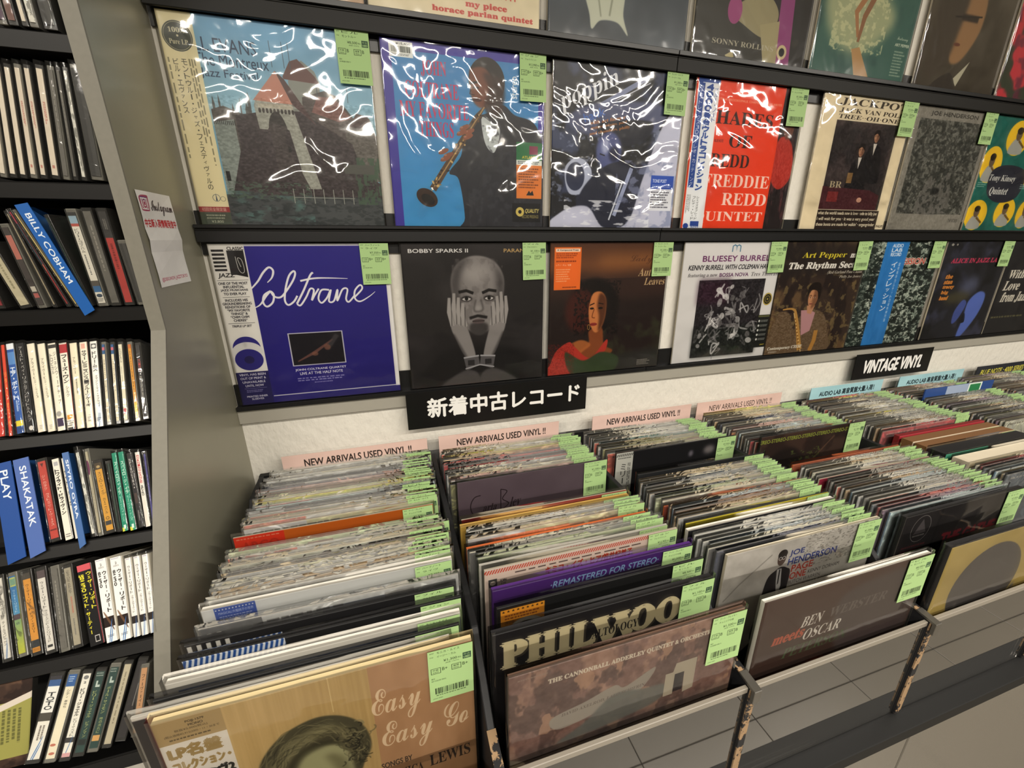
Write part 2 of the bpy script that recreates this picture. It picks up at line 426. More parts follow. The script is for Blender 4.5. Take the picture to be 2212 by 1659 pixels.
def cv_popp():
    c = Print(640, 640, '#15171f')
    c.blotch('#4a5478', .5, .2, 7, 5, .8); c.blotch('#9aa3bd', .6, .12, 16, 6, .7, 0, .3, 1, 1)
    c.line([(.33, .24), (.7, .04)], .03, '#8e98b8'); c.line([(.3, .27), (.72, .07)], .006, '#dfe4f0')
    c.blob([(.12, .3), (.4, .2), (.85, .2), (.8, .35), (.5, .42), (.2, .4)], '#5c648a', .9, bl=1); c.blob([(.36, .33), (.75, .3), (.7, .42), (.45, .48), (.36, .42)], '#1a1c2c', bl=.6)
    c.ell(.43, .50, .1, .12, '#565f92', bl=.8); c.ell(.4, .47, .03, .05, '#c9cfe6', .8, bl=1.2); c.ell(.47, .52, .04, .05, '#1e2240', .8, bl=.8); c.line([(.36, .52), (.4, .53)], .008, '#101020')
    c.blob([(.1, .62), (.2, .55), (.3, .62), (.28, .75), (.14, .78)], '#c3cadf', bl=.3); c.ell(.18, .67, .07, .09, '#333a55', bl=.3)
    c.blob([(.22, .78), (.4, .6), (.6, .56), (.72, .66), (.66, .9), (.5, 1.02), (.2, 1.02)], '#262a3e', bl=.4); c.line([(.62, .6), (.5, .92)], .03, '#a7b0cf'); c.line([(.55, .7), (.46, .95)], .012, '#dfe4f0')
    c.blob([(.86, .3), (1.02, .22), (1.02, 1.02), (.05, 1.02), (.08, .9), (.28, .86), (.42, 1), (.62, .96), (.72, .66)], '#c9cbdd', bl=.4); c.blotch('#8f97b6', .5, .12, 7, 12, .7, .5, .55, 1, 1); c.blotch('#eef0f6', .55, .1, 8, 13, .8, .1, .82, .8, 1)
    c.text('poppin', .02, .19, .48, .13, '#eceff4', 'sbi', rot=-.42); c.text('with art farmer', .27, .33, .28, .02, '#d98a3c', 'si', rot=-.2); c.text('pepper adams, paul', .28, .36, .28, .02, '#d98a3c', 'si', rot=-.2); c.text('and chambers, philly', .27, .395, .32, .022, '#d98a3c', 'si', rot=-.2)
    c.text('hank', .22, .29, .16, .05, '#4d78c8', 'b', rot=-.35)
    c.rect(.79, .64, .985, .73, '#2f58b8'); c.text('TONE POET', .805, .665, .12, .022, '#dfe6f4', 'b'); c.micro(.805, .7, .17, .02, 2, '#c8d4f0'); c.rect(.79, .73, .985, .88, '#e8eaf0'); c.micro(.8, .745, .165, .12, 7, '#334')
    return c
def cv_redd():
    c = Print(720, 720, '#e2421f')
    c.rect(.80, 0, 1, 1, '#241a1c'); c.blotch('#5a3436', .5, .15, 6, 3, .9, .8, 0, 1, 1); c.blob([(.80, .38), (.88, .32), (.97, .4), (1, .6), (.9, .7), (.80, .62)], '#b8382c', bl=.4); c.ell(.9, .27, .05, .07, '#6e4030', bl=.6); c.grain(.03, 40, 6, 3, .8, .2, 1, .8)
    c.poly([(.80, 0), (.81, 0), (.78, 1), (.77, 1)], '#e2421f')
    c.rect(0, 0, .805, 1, '#e5451f')
    c.text('DUKE JORDAN/TINA BROOKS/PAUL CHAMBERS/LOUIS HAYES', .02, .108, .77, .02, '#f2c0a0')
    for t, x, y, w in (('SHADES', .115, .185, .615, ), ('OF', .345, .335, .21), ('REDD', .20, .47, .36)):
        c.text(t, x, y, w, .088, '#2c1210', 'sf')
    for t, x, y, w in (('FREDDIE', .15, .61, .64), ('REDD', .35, .74, .44), ('QUINTET', .10, .875, .675)):
        c.text(t, x, y, w, .088, '#f4ddd0', 'sf')
    c.text('BLUE NOTE', .21, .375, .08, .018, '#7a1a10', 'b')
    c.rect(0, 0, .012, 1, '#e5451f'); c.rect(.012, 0, .20, 1, '#eceef0'); c.rect(.012, 0, .20, .03, '#2b4f9c'); c.rect(.05, .025, .20, .03, '#eceef0')
    c.rect(.02, .03, .07, .71, '#2b4f9c'); c.vtext('ウエストレックス3Dステレオ・カッティング', .028, .04, .034, .66, '#e8ecf4')
    c.vtext('4000番台ウルトラコレクション', .082, .03, .07, .70, '#2b4f9c', bold=.003); c.vtext('ブルー・ノート', .155, .05, .035, .22, '#2b4f9c')
    c.vtext('フレディ・レッド', .075, .77, .03, .17, '#333'); c.vtext('シェイズオブレッド', .11, .77, .028, .17, '#333'); c.micro(.02, .76, .04, .15, 3, '#666', .6, 5, True)
    c.rect(.08, .95, .16, .985, '#27489a'); c.ell(.04, .985, .025, .02, '#27489a'); c.text('BLUE NOTE', .09, .985, .07, .012, '#27489a', 'b')
    return c
def cv_jack():
    c = Print(640, 640, '#e3d6b8'); c.grain(.01, 12, 3)
    c.text('JACKPOT', .17, .015, .78, .055, '#2a2019', 'sbi'); c.text('JACK VAN POLL', .18, .085, .74, .035, '#2a2019', 'sbi'); c.text('TREE··OH·ONE', .18, .13, .7, .03, '#2a2019', 'sbi')
    c.rect(.175, .172, .875, .84, '#2c2526'); c.blotch('#4a3d3c', .5, .2, 5, 4, .8, .175, .172, .875, .84)
    for x, y, r in ((.52, .38, .04), (.66, .27, .036)):
        c.blob([(x - .1, y + .3), (x - .07, y + .1), (x, y + .06), (x + .08, y + .1), (x + .12, y + .35)], '#191518', bl=.3)
        c.poly([(x - .02, y + .05), (x + .02, y + .05), (x, y + .14)], '#d8d0c4'); face(c, x, y, r * .8, r, '#b98a6a', '#4a2c20', .2, .6); c.blob([(x - r, y - .01), (x - r * .6, y - r * 1.3), (x + r * .7, y - r * 1.3), (x + r, y), (x, y - r * .7)], '#1c1210')
    c.poly([(.17, .66), (.72, .68), (.85, .72), (.85, .84), (.17, .84)], '#4a2026'); c.rect(.24, .7, .36, .78, '#7c2a2a'); c.text('BR', .24, .62, .14, .05, '#b8a888', 'sf'); c.ell(.62, .76, .03, .02, '#d0a088'); c.rect(.42, .55, .48, .63, '#8a6a40'); c.grain(.02, 50, 8, 2, .175, .172, .875, .84)
    c.rect(.17, .845, .9, 1, '#2b1f1b'); c.text('what the world needs now is love · ode to billy joe', .18, .856, .7, .034, '#e8dcc0', 'b'); c.text('i will wait for you · it was a very good year', .18, .902, .69, .034, '#e8dcc0', 'b'); c.text('these boots are made for walkin’ · organgrinder', .18, .948, .7, .034, '#e8dcc0', 'b')
    c.text('PHILIPS', .91, .965, .085, .02, '#2a2019', 'b')
    return c
def cv_grey():
    c = Print(512, 512, '#8e8a80'); c.text('JOE HENDERSON', .18, .03, .62, .04, '#3a3834', 'b'); c.rect(.06, .09, .96, .86, '#4c4c46'); c.blotch('#7d7d74', .5, .06, 40, 6, .8, .06, .09, .96, .86)
    c.blob([(.3, .84), (.35, .6), (.45, .5), (.5, .62), (.62, .5), (.7, .65), (.72, .84)], '#6c6a64', bl=.4); c.ell(.5, .66, .06, .03, '#2a2a28', bl=.6); c.blotch('#2e302c', .52, .1, 22, 9, .7, .06, .09, .96, .86)
    c.grain(.02, 60, 3, 2); c.text('THE KICKER', .8, .9, .14, .03, '#3a3834'); return c
def cv_teal():
    c = Print(512, 512, '#1f6a5e'); c.grain(.015, 20, 3)
    for x, y, rx, ry in ((.41, .17, .17, .15), (.13, .41, .15, .16), (.14, .86, .16, .14), (.57, .83, .16, .14), (.83, .45, .15, .16), (.9, .84, .13, .14)):
        c.ell(x, y, rx, ry, '#e9c52c'); c.blob([(x - rx * .6, y + ry * .85), (x - rx * .3, y + ry * .1), (x + rx * .3, y + ry * .1), (x + rx * .6, y + ry * .85)], '#a8a8a0'); c.ell(x, y - ry * .2, rx * .26, ry * .34, '#6b5a48'); c.ell(x, y - ry * .42, rx * .28, ry * .2, '#1c1814'); c.line([(x + rx * .1, y + .02), (x + rx * .7, y + ry * .5)], .02, '#6a5024')
    c.blob([(.18, .46), (.42, .4), (.7, .46), (.68, .68), (.42, .74), (.2, .66)], '#2a2c38'); c.text('Tony Kinsey', .16, .49, .42, .07, '#e4e4dc', 'si'); c.text('Quintet', .22, .6, .3, .08, '#e4e4dc', 'si')
    c.micro(.02, .56, .14, .05, 3, '#a8c8bc'); c.micro(.68, .56, .2, .05, 3, '#a8c8bc'); return c
def cv_top(i):
    if i == 0:
        c = Print(384, 384, '#5e3f4a'); c.rect(.55, 0, 1, 1, '#b99a7c'); c.blob([(.6, .8), (.9, .84), (.96, .97), (.62, .93)], '#8c6a58'); c.rect(.54, 0, .56, 1, '#241a1c'); c.grain(.02, 9, 4)
    elif i == 1:
        c = Print(512, 512, '#ddd2b4'); c.grain(.012, 8, 3); c.text('up & down', .45, .835, .4, .055, '#c0443a', ''); c.text('my piece', .545, .905, .25, .035, '#c0443a', 'm', bold=.0015); c.text('horace parlan quintet', .35, .948, .61, .032, '#c0443a', 'm', bold=.0015)
    elif i == 2:
        c = Print(512, 512, '#3f474f'); c.grain(.03, 4, 5); c.blob([(.24, .7), (.5, .7), (.52, .86), (.56, .96), (.48, .9), (.36, .9), (.3, .95), (.28, .88)], '#bfc2b0', bl=.2); c.line([(.33, .75), (.36, .88)], .01, '#8f927f', bl=.3); c.line([(.44, .75), (.42, .87)], .012, '#8f927f', bl=.3)
    elif i == 3:
        c = Print(512, 512, '#57534b'); c.blotch('#2f2c2c', .47, .08, 3, 17, 1); c.blob([(.0, .7), (.3, .62), (.55, .8), (.8, 1.0), (0, 1)], '#36342f'); c.blob([(.3, .72), (.55, .60), (.7, .7), (.62, .85), (.42, .8)], '#a79d78', .9); c.ell(.32, .72, .06, .08, '#a0487e'); c.poly([(.7, .5), (.82, .5), (.86, 1), (.72, 1)], '#93457c'); c.poly([(.55, .78), (.72, .74), (.74, 1), (.62, 1)], '#a79d78'); c.ell(.78, .92, .045, .045, '#cdbf94'); c.ell(.78, .92, .026, .026, '#1d1a1e')
        c.text('SONNY ROLLINS', .16, .893, .54, .032, '#b9b39e', 'sf'); c.poly([(.28, .985), (.34, .955), (.36, .99), (.3, 1)], '#b9ad80')
    elif i == 4:
        c = Print(512, 512, '#3c6358'); c.blotch('#284c48', .5, .2, 5, 20, .8); c.blob([(.05, .5), (.3, .4), (.6, .45), (.78, .6), (.62, .78), (.4, .86), (.2, .8), (.08, .68)], '#a7ab86', .95, bl=4); c.blotch('#c3c39a', .5, .12, 16, 21, .8, .15, .45, .7, .85)
        c.line([(.5, .4), (.36, .6), (.42, .75)], [.05, .045, .025], '#a5764e'); c.line([(.56, .4), (.45, .62), (.43, .78)], [.05, .045, .025], '#8e6444'); c.poly([(.38, .83), (.46, .81), (.62, 1), (.46, 1)], '#b08a58')
        c.text('Featuring', .84, .70, .12, .03, '#cdd3bd', 'sc'); c.text('ART PEPPER', .83, .745, .16, .018, '#cdd3bd', 'b'); c.micro(.84, .79, .13, .18, 9, '#b6c0aa', .7, 4)
    elif i == 5:
        c = Print(512, 512, '#4f4638'); c.grad(0, 0, 1, 1, '#5c5344', '#443c30'); c.grain(.02, 6, 6); c.blob([(.34, .3), (.6, .3), (.64, .55), (.5, .78), (.36, .8), (.32, .6)], '#9a7650', bl=.8); c.blob([(.1, .3), (.4, .3), (.38, .6), (.3, .85), (.1, .9)], '#463c30', bl=2); c.rect(.38, .47, .58, .515, '#2a211a', .9, bl=.6); c.line([(.3, .5), (.62, .47)], .012, '#2a211a'); c.ell(.4, .68, .04, .012, '#6a3c2c', bl=.3); c.poly([(.46, .92), (.62, .78), (.52, .97)], '#b9b49e'); c.blob([(.2, 1), (.4, .88), (.5, 1)], '#332b24')
    else:
        c = Print(384, 384, '#39402f'); c.blotch('#c43a44', .45, .08, 4, 31, 1); c.blotch('#6c2a3e', .55, .1, 7, 32, .8)
    return c
def cv_coltr():
    c = Print(800, 800, '#2b2284'); c.grad(0, 0, 1, 1, '#2c2488', '#241c74'); c.rect(.975, 0, 1, .96, '#e4e2e0'); c.rect(0, 0, 1, .012, '#d9d8dc'); c.rect(.19, .952, 1, .958, '#d8d6da')
    WH = '#f2f0ee'
    c.line([(.275, .225), (.305, .195), (.318, .155), (.298, .135), (.262, .165), (.225, .215), (.18, .26)], [.005, .012, .012, .012, .008], WH, smooth=True)
    c.line([(.18, .375), (.215, .355), (.255, .305), (.285, .275)], [.005, .011, .011], WH, smooth=True)
    c.line([(.285, .275), (.245, .30), (.232, .345), (.25, .37), (.285, .345), (.298, .30), (.285, .278), (.30, .31), (.335, .315), (.375, .275), (.42, .215), (.438, .175), (.43, .16), (.40, .19), (.37, .265), (.355, .335), (.37, .365), (.405, .345), (.43, .31)], .0115, WH, smooth=True)
    c.line([(.42, .36), (.47, .28), (.52, .19), (.54, .17)], .012, WH, smooth=True); c.line([(.46, .22), (.56, .205), (.74, .212)], [.012, .010, .003], WH, smooth=True); c.line([(.42, .36), (.44, .37), (.48, .32), (.51, .27), (.53, .28), (.51, .34), (.53, .31), (.56, .27)], .011, WH, smooth=True)
    c.line([(.62, .28), (.575, .28), (.55, .33), (.565, .36), (.60, .33), (.63, .28), (.61, .35), (.64, .35), (.67, .28), (.66, .35), (.70, .28), (.73, .28), (.715, .34), (.73, .36), (.77, .32)], .011, WH, smooth=True)
    c.line([(.77, .33), (.82, .28), (.81, .255), (.775, .29), (.77, .34), (.80, .36), (.86, .33), (.90, .30)], [.011, .011, .011, .003], WH, smooth=True)
    c.rect(.335, .545, .665, .765, '#c9c7d2'); c.rect(.342, .551, .658, .759, '#17141c'); c.line([(.37, .735), (.48, .68), (.6, .6)], [.008, .02, .01], '#7c5148', .8, bl=.2); c.line([(.56, .66), (.63, .57)], .03, '#4a4648', .7, bl=.4); c.ell(.56, .65, .02, .02, '#8a5a48', .7, bl=.3); c.ell(.48, .69, .02, .014, '#8a5a48', .7, bl=.3)
    c.text('JOHN COLTRANE QUARTET', .345, .785, .315, .018, '#e6e4ec', 'b'); c.text('LIVE AT THE HALF NOTE', .37, .81, .265, .018, '#e6e4ec', 'b'); c.micro(.35, .845, .31, .03, 2, '#a8a4d0', .8); c.micro(.45, .88, .12, .012, 1, '#a8a4d0')
    c.rect(0, 0, .185, .78, '#e9e6e0'); c.rect(0, .78, .185, 1, '#1f1a5a'); c.rect(.09, .035, .178, .175, '#1d1b1d'); c.poly([(.09, .035), (.13, .035), (.178, .15), (.178, .19), (.1, .17)], '#1d1b1d')
    for i in range(6):
        c.rect(.012, .03 + i * .022, .075, .042 + i * .022, '#1d1b1d')
    c.line([(.13, .07), (.135, .14), (.15, .165), (.165, .15), (.16, .09), (.14, .08), (.15, .13)], .003, '#e9e6e0', smooth=True)
    c.text('CLASSIC', .095, .015, .085, .018, '#1d1b1d', 'b'); c.text('JAZZ', .02, .165, .09, .03, '#1d1b1d', 'bi')
    y = .205
    c.rect(.01, y, .175, y + .002, '#222'); y += .012
    for t, w in (('ONE OF THE MOST', .155), ('INFLUENTIAL', .11), ('JAZZ MUSICIANS', .145), ('TO EVER PLAY', .12)):
        c.text(t, .09 - w / 2, y, w, .0145, '#2a2730', 'b'); y += .0205
    y += .006; c.rect(.02, y, .165, y + .002, '#222'); y += .012
    for t, w in (('INCLUDES HIS', .12), ('GROUNDBREAKING', .155), ('RENDITIONS OF', .135), ('“MY FAVORITE', .12), ('THINGS” &', .09), ('“CHIM CHIM', .1), ('CHEREE”', .075)):
        c.text(t, .09 - w / 2, y, w, .0145, '#2a2730', 'b'); y += .0205
    y += .004; c.rect(.02, y, .165, y + .002, '#222'); c.text('TRIPLE LP SET', .035, y + .012, .11, .013, '#2a2730', 'bi')
    c.ell(.092, .625, .078, .075, '#2b2480'); c.ell(.092, .645, .085, .06, '#dcdad8'); c.ell(.085, .6, .01, .02, '#b8b4b0', .5, bl=.5); c.ell(.092, .70, .08, .07, '#2b2480'); c.ell(.092, .70, .028, .025, '#201a58')
    y = .79
    for t, w in (('VINYL HAS BEEN', .15), ('OUT OF PRINT &', .145), ('UNAVAILABLE', .13), ('UNTIL NOW', .105)):
        c.text(t, .092 - w / 2, y, w, .015, '#dcdae4', 'b'); y += .025
    c.rect(.03, y, .16, y + .002, '#9a96c0'); c.micro(.04, y + .01, .1, .02, 2, '#a8a4d0'); c.text('PRINTED INNER', .035, y + .05, .12, .012, '#dcdae4', 'b'); c.text('SLEEVES', .06, y + .068, .07, .012, '#dcdae4', 'b')
    return c
def cv_hands():
    c = Print(720, 720, '#232021'); c.blotch('#343031', .5, .25, 3, 4, .8); c.blob([(.1, 1), (.16, .8), (.35, .72), (.65, .72), (.85, .8), (.95, 1)], '#1a1819', bl=2)
    G = '#8a8583'; D = '#2a2627'
    c.blob([(.33, .38), (.32, .22), (.38, .12), (.5, .08), (.63, .12), (.70, .24), (.68, .42), (.62, .56), (.51, .64), (.4, .56)], G, bl=.5)
    c.blotch('#6a6463', .5, .15, 9, 5, .5, .33, .1, .69, .6); c.blob([(.33, .38), (.32, .22), (.38, .12), (.44, .1), (.38, .25), (.38, .45)], D, .65, bl=2.2); c.blob([(.70, .24), (.68, .42), (.62, .56), (.64, .4), (.64, .2), (.6, .12)], D, .6, bl=2)
    c.ell(.5, .2, .09, .06, '#a8a3a0', .7, bl=3); c.blob([(.44, .56), (.5, .54), (.57, .56), (.56, .64), (.51, .67), (.45, .64)], D, .75, bl=.9)
    for s in (-1, 1):
        ex = .505 + s * .082
        c.line([(ex - s * .05, .335), (ex, .315), (ex + s * .055, .325)], .02, '#151213', bl=.25); c.ell(ex, .372, .042, .022, '#3a3535', .8, bl=.4); c.ell(ex, .372, .03, .0125, '#c9c4c1'); c.ell(ex, .371, .013, .013, '#100e0f'); c.line([(ex - .032, .368), (ex, .356), (ex + .032, .368)], .006, '#151213')
    c.line([(.49, .38), (.475, .45), (.5, .465), (.54, .45), (.525, .38)], .012, '#4a4545', .7, bl=.5, smooth=True); c.ell(.505, .44, .02, .018, '#b5b0ad', .5, bl=1); c.line([(.44, .51), (.5, .495), (.57, .51)], .02, '#191617', bl=.3); c.ell(.505, .535, .045, .018, '#5c4f4f', bl=.2); c.line([(.46, .533), (.55, .533)], .005, '#191617')
    for s in (-1, 1):
        X = lambda u: .505 + s * u
        c.blob([(X(.19), .40), (X(.205), .55), (X(.17), .66), (X(.10), .80), (X(.03), .80), (X(.07), .62), (X(.11), .52), (X(.13), .44)], '#8f8a88', bl=.3)
        for k, (u, v, L) in enumerate(((.205, .36, .2), (.17, .33, .22), (.14, .36, .2), (.11, .4, .17))):
            c.line([(X(u), v), (X(u + .006), v + L * .5), (X(u - .015), v + L)], [.02, .03, .03], '#a39e9b', bl=.15); c.line([(X(u - .014), v + .03), (X(u - .01), v + L)], .005, '#3a3636', .9, bl=.1)
        c.line([(X(.19), .62), (X(.1), .8)], .02, D, .6, bl=.8)
        c.poly([(X(.12), .80), (X(.01), .79), (X(.0), .86), (X(.10), .9)], '#5d5a5c'); c.line([(X(.12), .8), (X(.005), .79)], .012, '#a9a7aa'); c.line([(X(.11), .885), (X(.0), .86)], .01, '#a9a7aa'); c.rect(min(X(.04), X(.09)), .82, max(X(.04), X(.09)), .86, '#2c2a2c')
        c.blob([(X(.02), .92), (X(.13), .9), (X(.3), 1.02), (X(.02), 1.02)], '#4e4a4a', bl=.8)
    c.text('BOBBY SPARKS II', .045, .035, .40, .024, '#f0eeec', 'b'); c.text('PARANOIA', .70, .037, .24, .024, '#c7a46a', 'b')
    return c
def cv_autumn():
    c = Print(640, 640, '#261a18'); c.grad(0, 0, 1, .26, '#54321f', '#8a5530'); c.rect(.4, .1, 1, .16, '#b5793f', .7, bl=5); c.blob([(.0, .2), (.5, .22), (1, .2), (1, .4), (0, .4)], '#3a2620', .9, bl=4); c.blotch('#3a3d28', .52, .2, 4, 9, .7, .45, .4, 1, .9); c.blob([(.5, .9), (.8, .85), (1, .85), (1, 1), (.3, 1)], '#2c2a26', bl=2)
    c.ell(.37, .47, .22, .215, '#170f0e', bl=1.4); c.ell(.26, .5, .13, .17, '#4a1d16', .9, bl=2); c.blotch('#120c0b', .5, .1, 30, 11, .8, .2, .27, .6, .7)
    c.blob([(.34, .66), (.45, .64), (.48, .78), (.56, .84), (.4, .92), (.25, .84), (.34, .76)], '#8a4a26', bl=.6); c.blob([(.12, .8), (.26, .73), (.36, .77), (.30, .82), (.2, .88)], '#b56a34', .9, bl=.6)
    c.blob([(.33, .46), (.36, .37), (.43, .36), (.475, .42), (.475, .55), (.44, .65), (.39, .675), (.345, .61), (.33, .54)], '#c98049', bl=.4); c.blob([(.42, .37), (.48, .42), (.47, .58), (.42, .67), (.42, .55), (.40, .46)], '#4a2616', .85, bl=1)
    c.line([(.335, .46), (.375, .445)], .008, '#2a140d'); c.line([(.41, .445), (.455, .455)], .008, '#2a140d'); c.ell(.355, .485, .018, .008, '#1d0f0a'); c.ell(.43, .485, .02, .009, '#1d0f0a'); c.line([(.375, .49), (.36, .55), (.385, .56)], .006, '#6a3318', bl=.15, smooth=True); c.ell(.375, .61, .032, .013, '#9a3a30'); c.line([(.345, .61), (.405, .61)], .003, '#4a1a14'); c.ring(.335, .63, .01, .02, .003, '#c8a050')
    c.blob([(.0, 1.02), (.02, .9), (.07, .8), (.17, .74), (.22, .78), (.36, .88), (.5, .74), (.5, .82), (.44, .9), (.5, 1.02)], '#b8382c', bl=.2); c.blob([(.14, .82), (.3, .9), (.46, .84), (.62, .9), (.55, 1.02), (.22, 1.02)], '#37452b', bl=.5); c.blotch('#7c2018', .5, .08, 40, 13, .6, .0, .75, .22, 1)
    c.text('Autumn', .74, .19, .27, .06, '#c8a87c', 'si'); c.text('Leaves', .80, .265, .2, .055, '#c8a87c', 'si'); c.text('Lady', .66, .09, .2, .07, '#5a3420', 'sc', al=.8)
    c.rect(.03, .03, .245, .335, '#e8742a'); c.rect(.04, .04, .235, .062, '#f6e0c8'); c.text('X Compound Press', .05, .045, .17, .012, '#444', 'b'); c.micro(.045, .07, .18, .04, 3, '#7a2c0c', .8); c.micro(.045, .12, .17, .02, 1, '#7a2c0c'); c.text('レディ・キム／枯葉', .045, .148, .12, .014, '#fff0e0'); c.micro(.045, .18, .12, .1, 6, '#f6d0a8', .6); c.micro(.1, .31, .12, .015, 1, '#5a2008')
    for i in range(2):
        c.micro(.80, .93, .13, .05, 4, '#9a948a', .7, 4)
    return c
def cv_blues():
    c = Print(640, 640, '#d9d7d6'); c.line([(.47, .075), (.47, .03), (.49, .02), (.51, .03), (.51, .07), (.51, .03), (.53, .02), (.55, .03), (.55, .075)], .009, '#39708f')
    c.text('BLUESEY BURRELL', .185, .105, .74, .045, '#6a2c60', 'b'); c.text('KENNY BURRELL WITH COLEMAN HAWKINS', .055, .178, .95, .038, '#26242a', 'i', bold=.0012); c.text('featuring a new', .055, .243, .30, .036, '#5a5658', 'si'); c.text('BOSSA NOVA', .375, .245, .30, .03, '#5c2a58', 'b'); c.text('Tres Talbras', .70, .243, .30, .034, '#6a6668', 'si')
    c.rect(.18, .30, .875, .965, '#262226'); c.rect(.18, .30, .5, .5, '#35182a', .8, bl=3); c.rect(.18, .7, .875, .965, '#1d221e', .8, bl=2)
    rg = random.Random(5)
    for i in range(44):
        x, y = rg.uniform(.22, .84), rg.uniform(.36, .93)
        col = rg.choice(('#c9c7c6', '#8f8c8c', '#e4e2e0', '#6a6768'))
        p = [(x + rg.gauss(0, .035), y + rg.gauss(0, .04)) for _ in range(5)]
        c.line(p, rg.choice((.008, .014, .02)), col, rg.uniform(.4, .9), bl=.15, smooth=True)
    for i in range(16):
        c.ell(rg.uniform(.24, .82), rg.uniform(.34, .9), rg.uniform(.015, .03), rg.uniform(.02, .04), rg.choice(('#a9a7a6', '#6f6c6c', '#d0cecc')), .8, bl=.3, rot=rg.random() * 3)
    c.grain(.03, 50, 7, 2, .18, .3, .875, .965)
    c.ell(.935, .48, .05, .055, '#b8a350'); c.ell(.935, .48, .04, .044, '#26241c'); c.ring(.935, .48, .026, .028, .006, '#8f7f3c'); c.ell(.935, .48, .008, .009, '#b8a350')
    c.rect(.865, .62, 1, .92, '#1d1f1d'); c.rect(.87, .625, .995, .64, '#8f8f50', .6)
    for i in range(5):
        c.ell(.887, .675 + i * .042, .01, .011, '#d6d6d0'); c.micro(.905, .665 + i * .042, .085, .022, 2, '#b9bab2')
    c.text('QUALITY', .94, .89, .05, .012, '#d8c040', 'bi'); return c
def cv_sax():
    c = Print(512, 512, '#3a2c24'); c.blotch('#6a5238', .48, .12, 7, 5, .9, cy=4); c.blotch('#251a18', .5, .1, 6, 8, .9, cy=3); c.blotch('#7d6a44', .58, .08, 18, 6, .7)
    c.rect(0, 0, 1, .29, '#261e1c', .85, bl=3); c.blob([(.02, 1.02), (.06, .66), (.14, .6), (.22, .64), (.3, .78), (.36, .64), (.46, .6), (.62, .64), (.72, .8), (.74, 1.02)], '#6a5640', bl=.5); c.grain(.03, 50, 8, 2, 0, .6, .74, 1)
    c.poly([(.34, .6), (.45, .6), (.52, .63), (.5, .8), (.4, .84)], '#b58a8c'); c.poly([(.40, .56), (.50, .56), (.47, .64), (.42, .63)], '#b98a68')
    face(c, .455, .49, .058, .085, '#bf8a62', '#5a3624', .25, .8); c.blob([(.38, .47), (.38, .39), (.44, .35), (.52, .37), (.54, .48), (.52, .5), (.49, .43), (.42, .42)], '#1b110d', bl=.3)
    c.line([(.07, .585), (.16, .58)], .02, '#2a1d14'); c.line([(.12, .585), (.24, .585), (.3, .66), (.42, .98)], [.012, .02, .03, .06], '#b58a48', smooth=True); c.line([(.26, .62), (.44, 1)], .008, '#e6c684', smooth=False); c.line([(.58, .8), (.58, .9), (.55, 1.0)], .05, '#b0813e')
    for i in range(10):
        c.ell(.29 + i * .014, .68 + i * .032, .012, .008, '#8a5f2a')
    c.text('Art Pepper', .22, .085, .54, .062, '#e0cf3c', 'sbi'); c.text('meets', .80, .092, .22, .045, '#e8e4dc', 'si', bold=.002); c.text('The Rhythm Section', .08, .172, .95, .07, '#e8e4dc', 'si', bold=.0025); c.text('(Red Garland·Paul Chambers', .56, .25, .5, .035, '#c8c0b0', 'si'); c.text('Philly Joe Jones)', .72, .295, .28, .03, '#c8c0b0', 'si'); c.text('Contemporary C3532', .02, .93, .42, .035, '#d8d2c4', 'si', bold=.001); c.text('STEREO', .04, .972, .1, .015, '#d8d2c4')
    return c
def cv_sea():
    c = Print(512, 512, '#26312c'); c.blotch('#8d998e', .53, .05, 26, 3, .9, cy=40); c.blotch('#c6cdc0', .6, .04, 34, 5, .9, cy=60); c.blotch('#131b18', .52, .06, 20, 8, .8, cy=30)
    c.rect(.02, 0, .1, 1, '#26312c', .5, bl=1); c.text('IMPRESSION', .3, .155, .52, .055, '#e9e0d2', 'bi', bold=.006); c.text('IMPRESSION', .3, .155, .52, .055, '#b8382a', 'bi'); c.text('MASAHIKO TOGASHI', .52, .25, .22, .022, '#d0d4c8')
    c.rect(.22, 0, .53, 1, '#2f7fc0'); c.grain(.012, 10, 3, 2, .22, 0, .53, 1)
    for i, t in enumerate(('AUDIO', 'LAB', 'RECORD')):
        c.text(t, .31, .02 + i * .04, .14, .032, '#eef2f6', 'b')
    c.vtext('インプレッション', .35, .18, .085, .48, '#eef2f6', bold=.001); c.vtext('富樫雅彦カルテットの最新鮮烈盤', .45, .19, .03, .58, '#dbe6f0'); return c
def cv_alice():
    c = Print(512, 512, '#25252b'); c.blotch('#3d3f52', .5, .2, 4, 5, .9); c.blotch('#17171a', .5, .2, 5, 7, .8); c.ell(.55, .45, .13, .1, '#5b6078', .7, bl=4); c.blob([(.2, .55), (.4, .5), (.6, .55), (.5, .62), (.25, .62)], '#4d4832', .8, bl=3)
    c.blob([(.42, .72), (.5, .6), (.58, .64), (.52, .8), (.44, .85)], '#4a5a9c', bl=.5); c.blob([(.6, .62), (.72, .52), (.84, .54), (.86, .66), (.8, .82), (.66, 1.0), (.58, 1.0), (.6, .8)], '#5d74bd', bl=.6); c.blob([(.56, .84), (.6, .74), (.64, .84)], '#17171a')
    c.text('ALICE IN JAZZ LAND', .12, .165, .86, .05, '#c43c5c', 'sbi', bold=.002)
    for i, t in enumerate(('the', 'stan', 'tracey', 'big', 'band')):
        c.text(t, .11, .325 + i * .055, .05 + .022 * len(t), .04, '#d58a3c', 'si', bold=.003)
    c.ell(.07, .03, .02, .012, '#b9b4a8', .8); c.ell(.14, .03, .012, .01, '#b9b4a8', .8); return c
